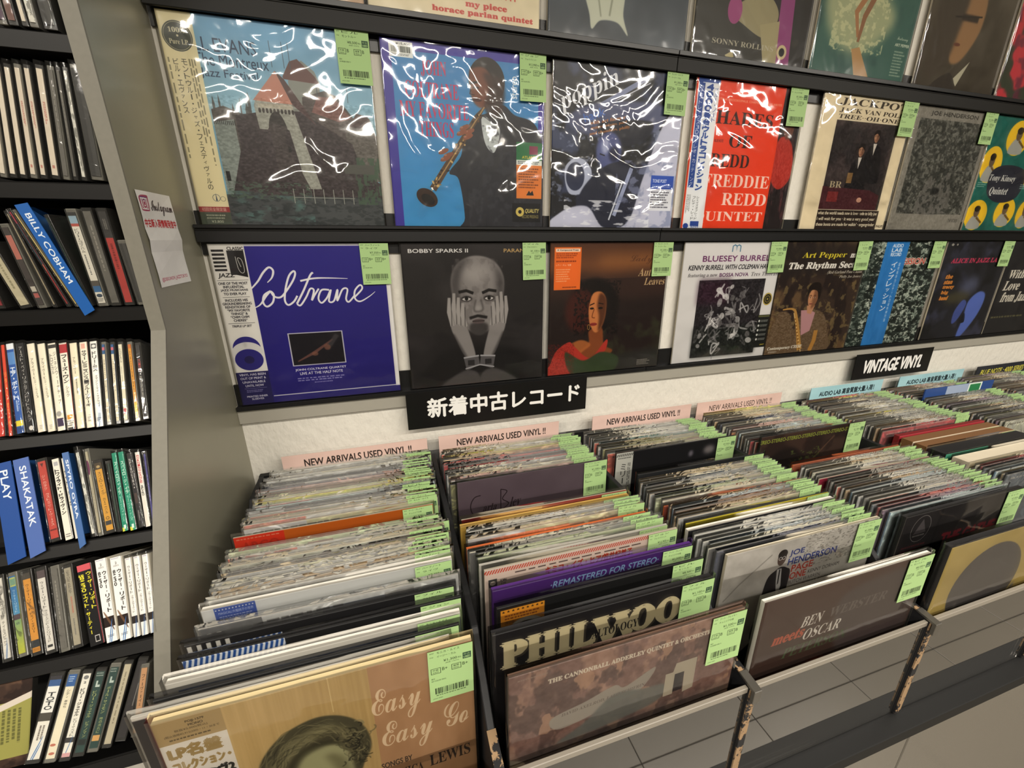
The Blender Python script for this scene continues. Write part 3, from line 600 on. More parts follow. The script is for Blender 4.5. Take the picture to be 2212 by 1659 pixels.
def cv_love():
    c = Print(384, 384, '#29282a'); c.blotch('#1d1c20', .5, .2, 4, 5, .8); c.text('With', .1, .3, .3, .09, '#dcd6c8', 'si', bold=.002); c.text('Love', .08, .42, .3, .1, '#dcd6c8', 'si', bold=.002); c.text('from Jazz', .1, .54, .5, .12, '#dcd6c8', 'si', bold=.002); c.micro(.05, .8, .6, .04, 1, '#6c6848'); return c
# covers that face the front of the bins
def cv_easy():
    c = Print(1100, 1100, '#c8aa70'); c.grad(0, 0, .63, 1, '#ccae74', '#c0a26a', False); c.grain(.012, 70, 3, 2, 0, 0, .63, 1, cy=3); c.rect(.5, 0, .504, .16, '#eed8a0', .5)
    c.rect(.63, 0, 1, 1, '#ba9068'); c.grain(.012, 6, 5, 3, .63, 0, 1, 1)
    H = '#4f4a34'
    c.blob([(.2, .70), (.2, .48), (.245, .31), (.32, .21), (.42, .165), (.50, .175), (.565, .225), (.6, .30), (.605, .39), (.57, .47), (.55, .56), (.56, .7)], H, bl=.35)
    c.blob([(.31, .8), (.31, .52), (.335, .385), (.38, .315), (.45, .305), (.515, .35), (.535, .46), (.52, .8)], '#a9a67c', bl=.7)
    c.blob([(.45, .36), (.52, .44), (.52, .8), (.47, .8), (.48, .5)], '#6f6a48', .7, bl=1.2)
    rg = random.Random(2)
    c.blob([(.24, .5), (.27, .34), (.36, .24), (.45, .205), (.5, .23), (.42, .27), (.34, .33), (.30, .45)], '#8f8862', .8, bl=1.3)
    c.blob([(.295, .52), (.31, .40), (.36, .315), (.44, .28), (.51, .31), (.44, .315), (.375, .345), (.33, .44)], '#35311f', .75, bl=.9)
    c.blob([(.50, .24), (.545, .26), (.57, .33), (.53, .36)], '#8a825c', .6, bl=1)
    for i in range(150):
        ang = rg.uniform(2.9, 6.1); rr = rg.uniform(.55, 1.0)
        cx_, cy_ = .415, .42
        p = []
        ph = rg.uniform(0, 6)
        for k_ in range(5):
            a_ = ang + k_ * .10; r_ = rr + .035 * math.sin(ph + k_ * 1.1)
            p.append((cx_ + math.cos(a_) * .19 * r_, cy_ + math.sin(a_) * .25 * r_))
        c.line(p, rg.uniform(.002, .005), rg.choice(('#8f8760', '#a59b70', '#2e2b1e', '#5a5438', '#3c3826')), .45, bl=.1, smooth=True)
    for i in range(60):
        x, y = rg.gauss(.555, .022), rg.uniform(.25, .47); r = rg.uniform(.012, .026); a0 = rg.uniform(0, 6)
        c.line([(x + math.cos(a0 + q * .7) * r, y + math.sin(a0 + q * .7) * r * .8) for q in range(4)], rg.uniform(.003, .007), rg.choice(('#2a271b', '#948b64', '#3c3726', '#6c6446', '#1e1c14')), .7, bl=.12, smooth=True)
    c.line([(.355, .53), (.385, .512), (.42, .528)], .007, '#2c2a1c', smooth=True); c.line([(.455, .528), (.48, .515), (.505, .53)], .007, '#2c2a1c', smooth=True)
    for t, x, y, w, h in (('Easy Come', .625, .115, .42, .185), ('Easy Go', .645, .29, .33, .185)):
        c.text(t, x, y, w, h, '#ecd2ae', 'sc')
    c.text('SONGS BY', .63, .505, .115, .03, '#4a3c30', 'b'); c.text('MONICA', .635, .565, .15, .055, '#3a2f28', 'sf'); c.text('LEWIS', .81, .545, .165, .065, '#3a2f28', 'sf')
    c.rect(0, 0, .185, .1, '#b39866'); c.rect(0, .1, .185, 1, '#e6dfd4')
    c.text('POJJ-1579', .085, .014, .05, .011, '#4a3a20', 'b'); c.text('MONO', .09, .029, .04, .01, '#4a3a20', 'b'); c.text('税抜¥3,000(税込)', .05, .043, .09, .012, '#4a3a20'); c.text('(税込価格¥2,913)2005・11・30まで', .02, .06, .15, .012, '#4a3a20'); c.micro(.03, .078, .12, .012, 1, '#4a3a20')
    c.text('LP名盤', .015, .115, .145, .055, '#a68c58', bold=.004); c.text('コレクション・', .015, .185, .16, .045, '#a68c58', bold=.003); c.text('ボーヴ2', .06, .245, .115, .045, '#2c2a26', bold=.003); c.ell(.1, .36, .07, .11, '#2e2b28'); return c
def cv_round():
    c = Print(512, 512, '#1d1f22'); c.grain(.008, 8, 3); c.text("'ROUND", .53, .09, .13, .045, '#9a978e', 'b'); return c
def cv_white():
    c = Print(640, 640, '#e9e5db'); c.rect(.03, .035, 1, 1, '#4a5e86'); c.blotch('#7a8cae', .5, .1, 10, 4, .9, .03, .035, 1, 1); c.blotch('#cfd4dc', .55, .08, 7, 9, .8, .2, .03, 1, .3, cy=14); return c
def cv_stripe():
    c = Print(640, 640, '#17171a'); c.rect(0, 0, .33, .14, '#e8ecf2')
    for i in range(22):
        x = -.03 + i * .0175
        c.poly([(x, .055), (x + .009, .055), (x + .024, .0), (x + .015, .0)], '#1f4f98')
    c.rect(0, .055, .33, .14, '#2a5aa4'); c.rect(.33, 0, 1, 1, '#17171a'); return c
def cv_p7648():
    c = Print(640, 640, '#1e1d20')
    for i in range(5):
        c.rect(.005 + i * .031, .006, .02 + i * .031, .035, '#e2dfd8')
    c.text('P-7648   ¥2,800', .03, .05, .1, .012, '#d0ccc0', 'b'); c.rect(.16, 0, 1, .0, '#1e1d20'); return c
def cv_magical():
    c = Print(640, 640, '#dfe0de'); c.rect(.042, .0, .19, .09, '#4a62ae')
    for i in range(12):
        c.rect(.046 + i * .012, .005, .051 + i * .012, .011, '#e4e6ec')
    c.text('MAGICAL/大植純子の世界', .055, .018, .125, .015, '#dfe4f2'); c.micro(.055, .04, .125, .03, 3, '#c4cce6'); return c
def cv_orange():
    c = Print(640, 640, '#d06a18'); c.rect(0, 0, .23, 1, '#e23a1c'); c.micro(.01, .006, .21, .014, 1, '#f0a080'); c.text('ARGO', .03, .035, .17, .06, '#c8321a', 'b'); return c
def cv_carla():
    c = Print(640, 640, '#6c5c66'); c.grain(.01, 5, 3)
    D = '#22121a'
    c.line([(.14, .11), (.10, .12), (.075, .17), (.085, .23), (.13, .25)], .0055, D, smooth=True); c.text('arla', .15, .18, .1, .05, D, 'si', al=.8); c.line([(.27, .09), (.268, .24)], .0055, D); c.line([(.27, .09), (.31, .11), (.28, .16), (.32, .2), (.275, .24)], .0055, D, smooth=True); c.text('ley', .32, .16, .09, .09, D, 'si', al=.8); c.rect(.945, .05, .95, .2, '#4a3a44'); return c
def cv_kim():
    c = Print(800, 800, '#ecd9cc')
    for i in range(80):
        x = -.02 + i * .0125
        c.poly([(x, .026), (x + .006, .026), (x + .018, .004), (x + .012, .004)], '#d8452c')
    c.micro(.14, .036, .7, .014, 1, '#4a3c38'); c.text('キミコ・イズ・ヒア/笠井紀美子', .29, .054, .46, .043, '#d8452c', bold=.0015); c.rect(.015, .055, .055, .1, '#4a4a48'); c.ell(.035, .078, .014, .012, '#e8dccc'); c.text('SOPN', .07, .065, .03, .012, '#3c3836', 'b'); c.text('114', .075, .083, .02, .01, '#3c3836', 'b'); return c
def cv_rem():
    c = Print(800, 800, '#4a2070'); c.grad(0, 0, 1, .2, '#4d2276', '#3a1858'); c.text('·REMASTERED FOR STEREO·', .26, .022, .56, .036, '#86aed0', 'bi'); return c
def cv_stick():
    c = Print(640, 640, '#141416'); c.rect(.012, .014, .205, .3, '#eda02c')
    for i in range(9):
        c.text('★', .018 + i * .021, .018, .014, .013, '#1a1410')
    c.micro(.03, .042, .16, .03, 2, '#7a3a10'); c.text('(限定盤)', .03, .078, .045, .016, '#4a2a10'); c.ell(.125, .125, .075, .05, '#e2ddd2'); c.ell(.125, .125, .05, .03, '#2a2624'); return c
def cv_phil():
    c = Print(900, 900, '#1b181b'); K = '#ddd0a8'
    for t, x, y, w, h in (('PHIL', .035, .055, .40, .125), ('W', .42, .06, .24, .155), ('OODS', .60, .053, .46, .128)):
        c.text(t, x + .007, y + .007, w, h, '#4a4338', 'sf', bold=.011); c.text(t, x, y, w, h, K, 'sf', bold=.0085)
    c.rect(.11, .198, .42, .203, K); c.rect(.66, .198, .9, .203, K)
    c.text('ALTOLOGY', .42, .115, .22, .045, '#1b181b', 'sf'); return c
def cv_cann():
    c = Print(1000, 1000, '#826258'); c.blotch('#a3806e', .5, .08, 9, 5, .9, cy=7); c.blotch('#5e4640', .52, .06, 12, 9, .8, cy=8); c.grain(.02, 40, 9, 3); c.blotch('#b08a70', .62, .04, 14, 15, .8, cy=10)
    c.rect(.0, .42, 1, 1, '#4a4643', .8, bl=4); c.blob([(.16, .27), (.3, .235), (.42, .20), (.47, .225), (.6, .17), (.54, .27), (.42, .3), (.2, .34)], '#9c9488', .95, bl=.15); c.blob([(.3, .35), (.42, .25), (.55, .27), (.66, .29), (.6, .38), (.2, .42)], '#696a64', .9, bl=.5)
    c.poly([(.655, .235), (.69, .235), (.70, .19), (.80, .19), (.80, .36), (.75, .37), (.745, .25), (.70, .25), (.70, .36), (.655, .36)], '#b0a591'); c.rect(.70, .25, .745, .35, '#2a2226')
    c.text('THE CANNONBALL ADDERLEY QUINTET & ORCHESTRA', .145, .06, .72, .026, '#d8ccb8', 'm', bold=.001); c.micro(.03, .02, .12, .01, 1, '#9a8676'); c.text('DAVID AXELROD, LALO SCHIFRIN', .2, .26, .36, .018, '#6e625a', 'si', rot=-.06)
    c.poly([(.0, .42), (.05, .45), (.09, .52), (.0, .5)], '#a89a88'); return c
def cv_milli():
    c = Print(640, 640, '#18171b'); c.ell(.62, .09, .02, .025, '#8a8490', .9, bl=1); c.ell(.78, .08, .05, .035, '#a49c9c', .8, bl=1.6); c.ell(.95, .03, .03, .03, '#8a847c', .9, bl=1.4); c.ell(.66, .2, .04, .02, '#5a5854', .8, bl=1)
    c.rect(0, 0, .13, 1, '#dcdcd4')
    for i in range(9):
        x = i * .0145
        c.poly([(x, .025), (x + .006, .025), (x + .014, .006), (x + .008, .006)], '#2a2a2a')
    c.micro(.01, .032, .11, .015, 1, '#444'); c.vtext('ミリー・ヴァーノン', .035, .08, .045, .5, '#2a2a2a'); c.micro(.09, .08, .025, .4, 2, '#555', .7, 3, True); return c
def cv_kimik():
    c = Print(640, 640, '#25282c')
    for i, t in enumerate('KIMIKO'):
        c.text(t, .05 + i * .19, .045, .035 if t != 'I' else .006, .045, '#c6c6bc')
    c.micro(.05, .12, .6, .01, 1, '#888'); return c
def cv_joe():
    c = Print(900, 900, '#c4bfb8'); c.grad(0, 0, 1, 1, '#d0cbc4', '#a8a39c'); c.grain(.025, 12, 8, 5); c.blotch('#7d7872', .58, .05, 34, 5, .7, .5, 0, 1, .2); c.line([(.02, .28), (.1, .2), (.28, .06)], .006, '#7d7872', .8, bl=.3)
    c.blob([(.26, .62), (.265, .4), (.28, .22), (.325, .17), (.36, .155), (.40, .17), (.43, .21), (.43, .4), (.44, .62)], '#2a2528'); c.poly([(.335, .165), (.365, .165), (.385, .28), (.375, .38), (.345, .24)], '#d6d4d2'); c.poly([(.35, .17), (.358, .17), (.365, .26), (.358, .27)], '#1a1618'); c.poly([(.35, .36), (.375, .32), (.39, .4), (.36, .42)], '#c8c6c4')
    c.ell(.352, .1, .028, .045, '#5a4840'); c.ell(.352, .075, .03, .028, '#241c1a'); c.ring(.342, .1, .01, .009, .003, '#d8d4d0'); c.ring(.364, .1, .01, .009, .003, '#d8d4d0'); c.blob([(.03, .9), (.3, .6), (.42, .62), (.5, .9)], '#2a2528')
    c.text('JOE', .40, .065, .095, .042, '#2a3a86', 'b'); c.text('HENDERSON', .40, .115, .33, .042, '#2a3a86', 'b', ); c.text('PAGE', .435, .165, .145, .042, '#c8402e', 'b'); c.text('ONE', .435, .215, .11, .042, '#c8402e', 'b'); c.text('KENNY DORHAM', .56, .225, .22, .024, '#4a4644'); c.text('BUTCH WARREN', .435, .265, .22, .024, '#4a4644'); c.text('PETE LA ROCA/ETC.', .54, .3, .25, .024, '#4a4644'); c.micro(.89, .12, .05, .02, 2, '#4a4644')
    return c
def cv_ben():
    c = Print(900, 900, '#3c2a20'); c.grad(0, 0, 1, 1, '#4a2e24', '#2e2119'); c.blob([(.46, .1), (.85, .04), (.98, .1), (.98, .5), (.9, .6), (.6, .5), (.5, .4)], '#4e4240', .9, bl=1.5); c.blob([(.2, .98), (.2, .62), (.36, .46), (.5, .5), (.56, .62), (.5, .8), (.62, .98)], '#9a4a38', .9, bl=1.5); c.blob([(.22, .8), (.2, .6), (.36, .48), (.4, .6), (.3, .78)], '#3a2a22', .9, bl=1.5)
    W_ = '#dcd6cc'
    c.text('BEN', .24, .155, .135, .06, W_, 'sbi'); c.text('WEBSTER', .4, .15, .38, .055, '#6c625c', 'sbi'); c.text('meets', .09, .215, .19, .055, '#b8583c', 'si', bold=.002); c.text('OSCAR', .27, .235, .24, .062, W_, 'sbi'); c.text('PETERSON', .17, .315, .4, .06, '#4a5a3a', 'sbi'); return c
def cv_stereo():
    c = Print(640, 640, '#352621'); c.blotch('#4e3a30', .5, .15, 6, 4, .9); c.blob([(.1, .2), (.3, .12), (.45, .25), (.4, .5), (.1, .5)], '#1d1512', .9, bl=1.5); c.line([(.55, .25), (.72, .08)], .012, '#7a5a44', .8, bl=.4); c.blotch('#5e6a34', .6, .06, 14, 8, .8, .3, .15, .6, .35)
    c.text('STEREO-STEREO-STEREO-STEREO-STEREO-STEREO-STEREO', -.05, .026, 1.0, .03, '#a9b84a', 'b'); return c
def cv_gath():
    c = Print(640, 640, '#2c2829'); c.grain(.008, 6, 3); c.rect(.28, 0, .3, 1, '#201d1e'); c.ring(.15, .1, .075, .085, .003, '#a09a98'); c.poly([(.15, .035), (.1, .13), (.2, .13)], '#5c5658'); c.micro(.1, .135, .1, .02, 1, '#a09a98'); c.text('THE GATHERING', .37, .185, .68, .085, '#8a2430', 'b', bold=.004); c.micro(.04, .2, .2, .05, 2, '#7a3238'); c.rect(.04, .28, .24, .284, '#8a8482'); return c
def cv_yel():
    c = Print(640, 640, '#b9a25c'); c.grain(.015, 5, 3); c.ell(.4, .32, .28, .26, '#55504e', bl=.3); c.blob([(.2, .4), (.3, .5), (.6, .5), (.7, .4), (.66, .8), (.4, .95), (.24, .8)], '#77706a', bl=1); return c
def cv_ridge():
    c = Print(320, 320, '#2b2628'); c.rect(0, 0, 1, .012, '#e8e2d8'); c.rect(.035, .012, .09, 1, '#a82c38'); c.vtext('ジャズ名盤', .045, .12, .035, .3, '#efe4dc'); return c
def cv_bluetop():
    c = Print(256, 256, '#2c4a86'); c.rect(.3, .0, .62, .12, '#9aa8c0'); c.rect(.62, .0, .82, .12, '#dfe8dc'); c.rect(.64, .01, .80, .11, '#2c7a4a'); return c
def cv_redbox():
    c = Print(128, 128, '#a03038'); return c
def cv_tealbox():
    c = Print(256, 256, '#15181a'); c.rect(.0, 0, .45, .06, '#58b898'); return c
def cv_plain(col):
    c = Print(64, 64, col); c.grain(.01, 6, 2); return c
# ------------------------------------------------------------------ materials
MATS = {}
def nodes_of(m):
    m.use_nodes = True
    return m.node_tree.nodes, m.node_tree.links
def mat(name, col, rough=.5, spec=.4, metal=0, noise=0, nscale=40, bump=0, bscale=60, bdist=.001, stretch=(1, 1, 1)):
    if name in MATS:
        return MATS[name]
    m = bpy.data.materials.new(name); N, L = nodes_of(m)
    b = N['Principled BSDF']
    c = [*rgb(col)]
    c = [x / 12.92 if x <= .04045 else ((x + .055) / 1.055) ** 2.4 for x in c]
    b.inputs['Base Color'].default_value = (*c, 1)
    b.inputs['Roughness'].default_value = rough
    b.inputs['Specular IOR Level'].default_value = spec
    b.inputs['Metallic'].default_value = metal
    if noise or bump:
        tc = N.new('ShaderNodeTexCoord'); mp = N.new('ShaderNodeMapping'); mp.inputs['Scale'].default_value = stretch
        L.new(tc.outputs['Object'], mp.inputs['Vector'])
    if noise:
        n = N.new('ShaderNodeTexNoise'); n.inputs['Scale'].default_value = nscale; n.inputs['Detail'].default_value = 4
        L.new(mp.outputs[0], n.inputs['Vector'])
        mx = N.new('ShaderNodeMix'); mx.data_type = 'RGBA'
        mx.inputs[6].default_value = (*[x * (1 - noise) for x in c], 1); mx.inputs[7].default_value = (*[min(1, x * (1 + noise)) for x in c], 1)
        L.new(n.outputs['Fac'], mx.inputs[0]); L.new(mx.outputs[2], b.inputs['Base Color'])
    if bump:
        n2 = N.new('ShaderNodeTexNoise'); n2.inputs['Scale'].default_value = bscale; n2.inputs['Detail'].default_value = 5
        L.new(mp.outputs[0], n2.inputs['Vector'])
        bp = N.new('ShaderNodeBump'); bp.inputs['Strength'].default_value = bump; bp.inputs['Distance'].default_value = bdist
        L.new(n2.outputs['Fac'], bp.inputs['Height']); L.new(bp.outputs[0], b.inputs['Normal'])
    MATS[name] = m
    return m
def print_mat(name, im, rough=.4, spec=.35):
    m = bpy.data.materials.new(name); N, L = nodes_of(m)
    b = N['Principled BSDF']; t = N.new('ShaderNodeTexImage'); t.image = im; t.extension = 'EXTEND'
    L.new(t.outputs['Color'], b.inputs['Base Color']); b.inputs['Roughness'].default_value = rough; b.inputs['Specular IOR Level'].default_value = spec
    return m
def plastic(name, crinkle, scale, rough=.07, haze=.03, dist=.004, gain=1.6, ridge=True):
    # clear polypropylene film: transparent with a mirror-like coat whose wrinkles catch the lamps
    m = bpy.data.materials.new(name); N, L = nodes_of(m); N.clear()
    out = N.new('ShaderNodeOutputMaterial'); tr = N.new('ShaderNodeBsdfTransparent'); gl = N.new('ShaderNodeBsdfGlossy'); df = N.new('ShaderNodeBsdfDiffuse')
    tr.inputs[0].default_value = (.97, .97, .965, 1); gl.inputs['Color'].default_value = (1, 1, 1, 1); gl.inputs['Roughness'].default_value = rough; df.inputs[0].default_value = (.85, .85, .83, 1)
    tc = N.new('ShaderNodeTexCoord'); oi = N.new('ShaderNodeObjectInfo'); ad = N.new('ShaderNodeVectorMath'); ad.operation = 'ADD'
    ml = N.new('ShaderNodeMath'); ml.operation = 'MULTIPLY'; ml.inputs[1].default_value = 37.0
    L.new(oi.outputs['Random'], ml.inputs[0]); L.new(tc.outputs['Object'], ad.inputs[0]); L.new(ml.outputs[0], ad.inputs[1])
    n = N.new('ShaderNodeTexNoise'); n.inputs['Scale'].default_value = scale; n.inputs['Detail'].default_value = 3.5; n.inputs['Roughness'].default_value = .55; n.inputs['Distortion'].default_value = 1.4
    if ridge:
        n.noise_type = 'RIDGED_MULTIFRACTAL'; n.normalize = True
    L.new(ad.outputs[0], n.inputs['Vector'])
    n2 = N.new('ShaderNodeTexNoise'); n2.inputs['Scale'].default_value = scale * .35; n2.inputs['Detail'].default_value = 1.5; n2.inputs['Distortion'].default_value = 1.5
    L.new(ad.outputs[0], n2.inputs['Vector'])
    b1 = N.new('ShaderNodeBump'); b1.inputs['Strength'].default_value = crinkle; b1.inputs['Distance'].default_value = dist * 2.2
    b2 = N.new('ShaderNodeBump'); b2.inputs['Strength'].default_value = crinkle * .6; b2.inputs['Distance'].default_value = dist * .5
    L.new(n2.outputs['Fac'], b1.inputs['Height']); L.new(n.outputs['Fac'], b2.inputs['Height']); L.new(b1.outputs[0], b2.inputs['Normal'])
    L.new(b2.outputs[0], gl.inputs['Normal'])
    fr = N.new('ShaderNodeFresnel'); fr.inputs['IOR'].default_value = 1.5; L.new(b2.outputs[0], fr.inputs['Normal'])
    g = N.new('ShaderNodeMath'); g.operation = 'MULTIPLY'; g.inputs[1].default_value = gain; g.use_clamp = True; L.new(fr.outputs[0], g.inputs[0])
    m1 = N.new('ShaderNodeMixShader'); m1.inputs[0].default_value = haze; L.new(tr.outputs[0], m1.inputs[1]); L.new(df.outputs[0], m1.inputs[2])
    m2 = N.new('ShaderNodeMixShader'); L.new(g.outputs[0], m2.inputs[0]); L.new(m1.outputs[0], m2.inputs[1]); L.new(gl.outputs[0], m2.inputs[2])
    L.new(m2.outputs[0], out.inputs['Surface'])
    return m
# ------------------------------------------------------------------ object helpers
def tag(o, label=None, cat=None, group=None, kind=None):
    if label: o['label'] = label
    if cat: o['category'] = cat
    if group: o['group'] = group
    if kind: o['kind'] = kind
    return o
def empty(name, loc=(0, 0, 0), rot=(0, 0, 0)):
    o = bpy.data.objects.new(name, None); o.empty_display_size = .02; o.location = loc; o.rotation_euler = rot; COL.objects.link(o); return o
def link(name, me, parent=None, loc=None, rot=None):
    o = bpy.data.objects.new(name, me); COL.objects.link(o)
    if parent: o.parent = parent
    if loc: o.location = loc
    if rot: o.rotation_euler = rot
    return o
def mesh(name, V, F, mats, mi=None, uv=None, smooth=False):
    me = bpy.data.meshes.new(name); me.from_pydata([tuple(v) for v in V], [], F)
    for m in mats: me.materials.append(m)
    if mi is not None: me.polygons.foreach_set('material_index', mi)
    if uv is not None:
        l = me.uv_layers.new(name='UVMap'); l.data.foreach_set('uv', np.array([c for f in uv for p in f for c in p], np.float32))
    if smooth: me.polygons.foreach_set('use_smooth', [True] * len(F))
    me.update(); return me
def box_mesh(name, x0, x1, y0, y1, z0, z1, m, bev=.0006, seg=1):
    bm = bmesh.new(); r = bmesh.ops.create_cube(bm, size=1)
    for v in bm.verts:
        v.co = Vector((x0 + (v.co.x + .5) * (x1 - x0), y0 + (v.co.y + .5) * (y1 - y0), z0 + (v.co.z + .5) * (z1 - z0)))
    if bev: bmesh.ops.bevel(bm, geom=bm.edges[:], offset=min(bev, .3 * min(abs(x1 - x0), abs(y1 - y0), abs(z1 - z0))), segments=seg, affect='EDGES')
    me = bpy.data.meshes.new(name); bm.to_mesh(me); bm.free(); me.materials.append(m); return me
def prism_x(name, prof, x0, x1, m, bev=0):
    # profile in (y, z) extruded along x
    n = len(prof); V = [(x0, y, z) for y, z in prof] + [(x1, y, z) for y, z in prof]
    F = [list(range(n)), list(range(2 * n - 1, n - 1, -1))] + [[i, i + n, (i + 1) % n + n, (i + 1) % n] for i in range(n)]
    bm = bmesh.new(); vs = [bm.verts.new(v) for v in V]
    for f in F: bm.faces.new([vs[i] for i in f])
    bmesh.ops.recalc_face_normals(bm, faces=bm.faces)
    if bev: bmesh.ops.bevel(bm, geom=bm.edges[:], offset=bev, segments=1, affect='EDGES')
    me = bpy.data.meshes.new(name); bm.to_mesh(me); bm.free(); me.materials.append(m); return me
def sleeve_mesh(name, mats, w=.315, h=.315, t=.004, uvr=(0, 0, 1, 1), side=None, top=None, split=None):
    # a record jacket: chamfered slab, its front (facing -y) carries the cover
    c = min(.0007, t * .3)
    V = []
    for (ins, y) in ((c, 0), (0, c), (0, t - c), (c, t)):
        V += [(ins, y, ins), (w - ins, y, ins), (w - ins, y, h - ins), (ins, y, h - ins)]
    u0, v0, u1, v1 = uvr
    F = []; MI = []; UV = []
    if split:
        V += [(c, 0, h - split), (w - c, 0, h - split)]
        F += [[0, 1, 17, 16], [16, 17, 2, 3]]; MI += [0, 0]
        UV += [[(u0, v0), (u1, v0), (u1, v0 + .002), (u0, v0 + .002)], [(u0, v0), (u1, v0), (u1, v1), (u0, v1)]]
    else:
        F.append([0, 1, 2, 3]); MI.append(0); UV.append([(u0, v0), (u1, v0), (u1, v1), (u0, v1)])
    e = [(u0, v0), (u1, v0), (u1, v1), (u0, v1)]
    S = side or (u0, v0); T = top or S
    k = 0 if side else 1
    for a in range(4):
        b = (a + 1) % 4
        if split and a in (1, 3):
            mid = 17 if a == 1 else 16
        F.append([a, 4 + a, 4 + b, b]); MI.append(0); UV.append([e[a], e[a], e[b], e[b]])
        for r in (1, 2):
            q = [4 * r + a, 4 * r + 4 + a, 4 * r + 4 + b, 4 * r + b]
            F.append(q); MI.append(k); s_ = T if a == 2 else S; UV.append([s_] * 4)
    F.append([15, 14, 13, 12]); MI.append(k); UV.append([S] * 4)
    return mesh(name, V, F, mats, MI, UV)
def bag_mesh(name, m, w, h, t, amp, nx, nz, seed, up=.005, side=.003, back=True, top_wave=.0, gap=.0012, freq=14):
    # film bag around a jacket: front sheet, folded sides, optional back sheet
    V = []; F = []
    zs = [(j / nz) ** .7 for j in range(nz + 1)] if back else [j / nz for j in range(nz + 1)]
    for j in range(nz + 1):
        z = .0002 + (h + up - .0002) * zs[j]
        for i in range(nx + 1):
            x = -side + (w + 2 * side) * i / nx
            d = mnoise.noise(Vector((x * freq, z * freq, seed * 7.3))) + .5 * mnoise.noise(Vector((x * freq * 2.7, z * freq * 2.7, seed * 3.1)))
            edge = min(1, 3 * min(i, nx - i) / nx + .3)
            zz = z + (top_wave * mnoise.noise(Vector((x * 40, seed * 5.1, 0))) if j == nz else 0)
            V.append((x, -gap - amp * edge * (0.5 + .5 * d) - (top_wave * .5 * abs(mnoise.noise(Vector((x * 50, seed, 3)))) if j == nz else 0), zz))
    for j in range(nz):
        for i in range(nx):
            a = j * (nx + 1) + i; F.append([a, a + 1, a + nx + 2, a + nx + 1])
    n0 = len(V)
    for j in range(nz + 1):
        z = .0002 + (h + up - .0002) * zs[j]
        V.append((-side, t + gap * .6, z)); V.append((w + side, t + gap * .6, z))
    for j in range(nz):
        l0 = j * (nx + 1); l1 = l0 + nx + 1; r0 = l0 + nx; r1 = l1 + nx; b = n0 + 2 * j
        F.append([l0, l1, b + 2, b]); F.append([r1, r0, b + 1, b + 3])
        if back:
            F.append([b, b + 2, b + 3, b + 1])
    return mesh(name, V, F, [m], smooth=True)
# ------------------------------------------------------------------ price tags, bin jackets and CD spines as print sheets
NT = 6
def one_tag(i):
    c = Print(176, 256, '#a2c284'); T = '#2c3a24'; rg = random.Random(i)
    p = ['¥1,300', '¥1,500', '¥7,350', '¥1,100', '¥12,900', '¥8,500'][i]
    c.text('ARTIST', .04, .03, .1, .02, T); c.text(['モニカ・ルイス', 'アート・ブレイキー', 'ハーフノート', 'フィル', 'ジョン', 'ビル'][i], .2, .025, .5, .04, T)
    c.text('TITLE', .04, .105, .08, .02, T); c.text(['イージー・カム', 'チュニジアの夜', 'ライヴ', 'アルトロジー', 'フェイバリット', 'モントルー'][i], .2, .1, .42, .04, T)
    c.text(p, .34, .2, .30, .055, T); c.text('税込', .66, .215, .08, .03, T); c.text('(税抜 %d円)' % (1182 + i * 90), .38, .268, .3, .022, T)
    c.rect(.77, .17, .96, .29, '#2f4636'); c.text('中古', .79, .185, .15, .04, '#a2c284'); c.text('USED', .79, .24, .15, .035, '#a2c284', 'b')
    for x, t in ((.05, '外装'), (.51, '盤質')):
        c.rect(x, .34, x + .22, .45, T); c.rect(x + .012, .348, x + .208, .442, '#a2c284'); c.text(t, x + .04, .36, .13, .035, T); c.text('SLEEVE' if x < .2 else 'MEDIA', x + .04, .41, .13, .02, T); c.text('B+' if i % 2 == 0 else 'B', x + .25, .35, .12 if i % 2 == 0 else .06, .06, T)
    c.text('帯付', .05, .53, .08, .03, T); c.text('正規盤切取り' if i % 2 else '4LP COLOR VINYL', .05, .575, .33, .025, T)
    c.bars(.12, .74, .78, .12, seed=i, al=.9); c.micro(.14, .875, .72, .03, 1, T, .7, i); c.text('JAZZ-0089', .06, .94, .22, .02, T)
    return c
def sheet(cells, name):
    h = cells[0].h; a = np.concatenate([c.a for c in cells], 1); s = Print(a.shape[1], h, '#000'); s.a = a; return s.image(name)
TAG_IM = sheet([one_tag(i) for i in range(NT)], 'price_tag_print')
TAG_M = print_mat('price_tag_paper', TAG_IM, .6, .2)
TAG_ME = []
for i in range(NT):
    for (tw, th, nm) in ((.055, .080, 'wall'), (.052, .078, 'bin')):
        n = 5; V = []; F = []; UV = []
        rg = random.Random(i)
        k1 = rg.uniform(-.0003, .0003)
        for j in range(n + 1):
            s_ = j / n
            for x in (0, 1):
                V.append((x * tw, -.0003 - .0008 * (s_ - .2) ** 2 + k1 * s_ * x, -th * s_))
        for j in range(n):
            F.append([2 * j + 2, 2 * j + 3, 2 * j + 1, 2 * j]); a = 1 - j / n; b = 1 - (j + 1) / n
            UV.append([(i / NT, b), ((i + 1) / NT, b), ((i + 1) / NT, a), (i / NT, a)])
        m0 = len(V); V += [(v[0], v[1] + .0003, v[2]) for v in V]
        for j in range(n):
            F.append([m0 + 2 * j, m0 + 2 * j + 1, m0 + 2 * j + 3, m0 + 2 * j + 2]); UV.append([(i / NT + .01, .7)] * 4)
        TAG_ME.append(mesh('price_tag_%s' % nm, V, F, [TAG_M], uv=UV))
TAGW, TAGB = TAG_ME[0::2], TAG_ME[1::2]
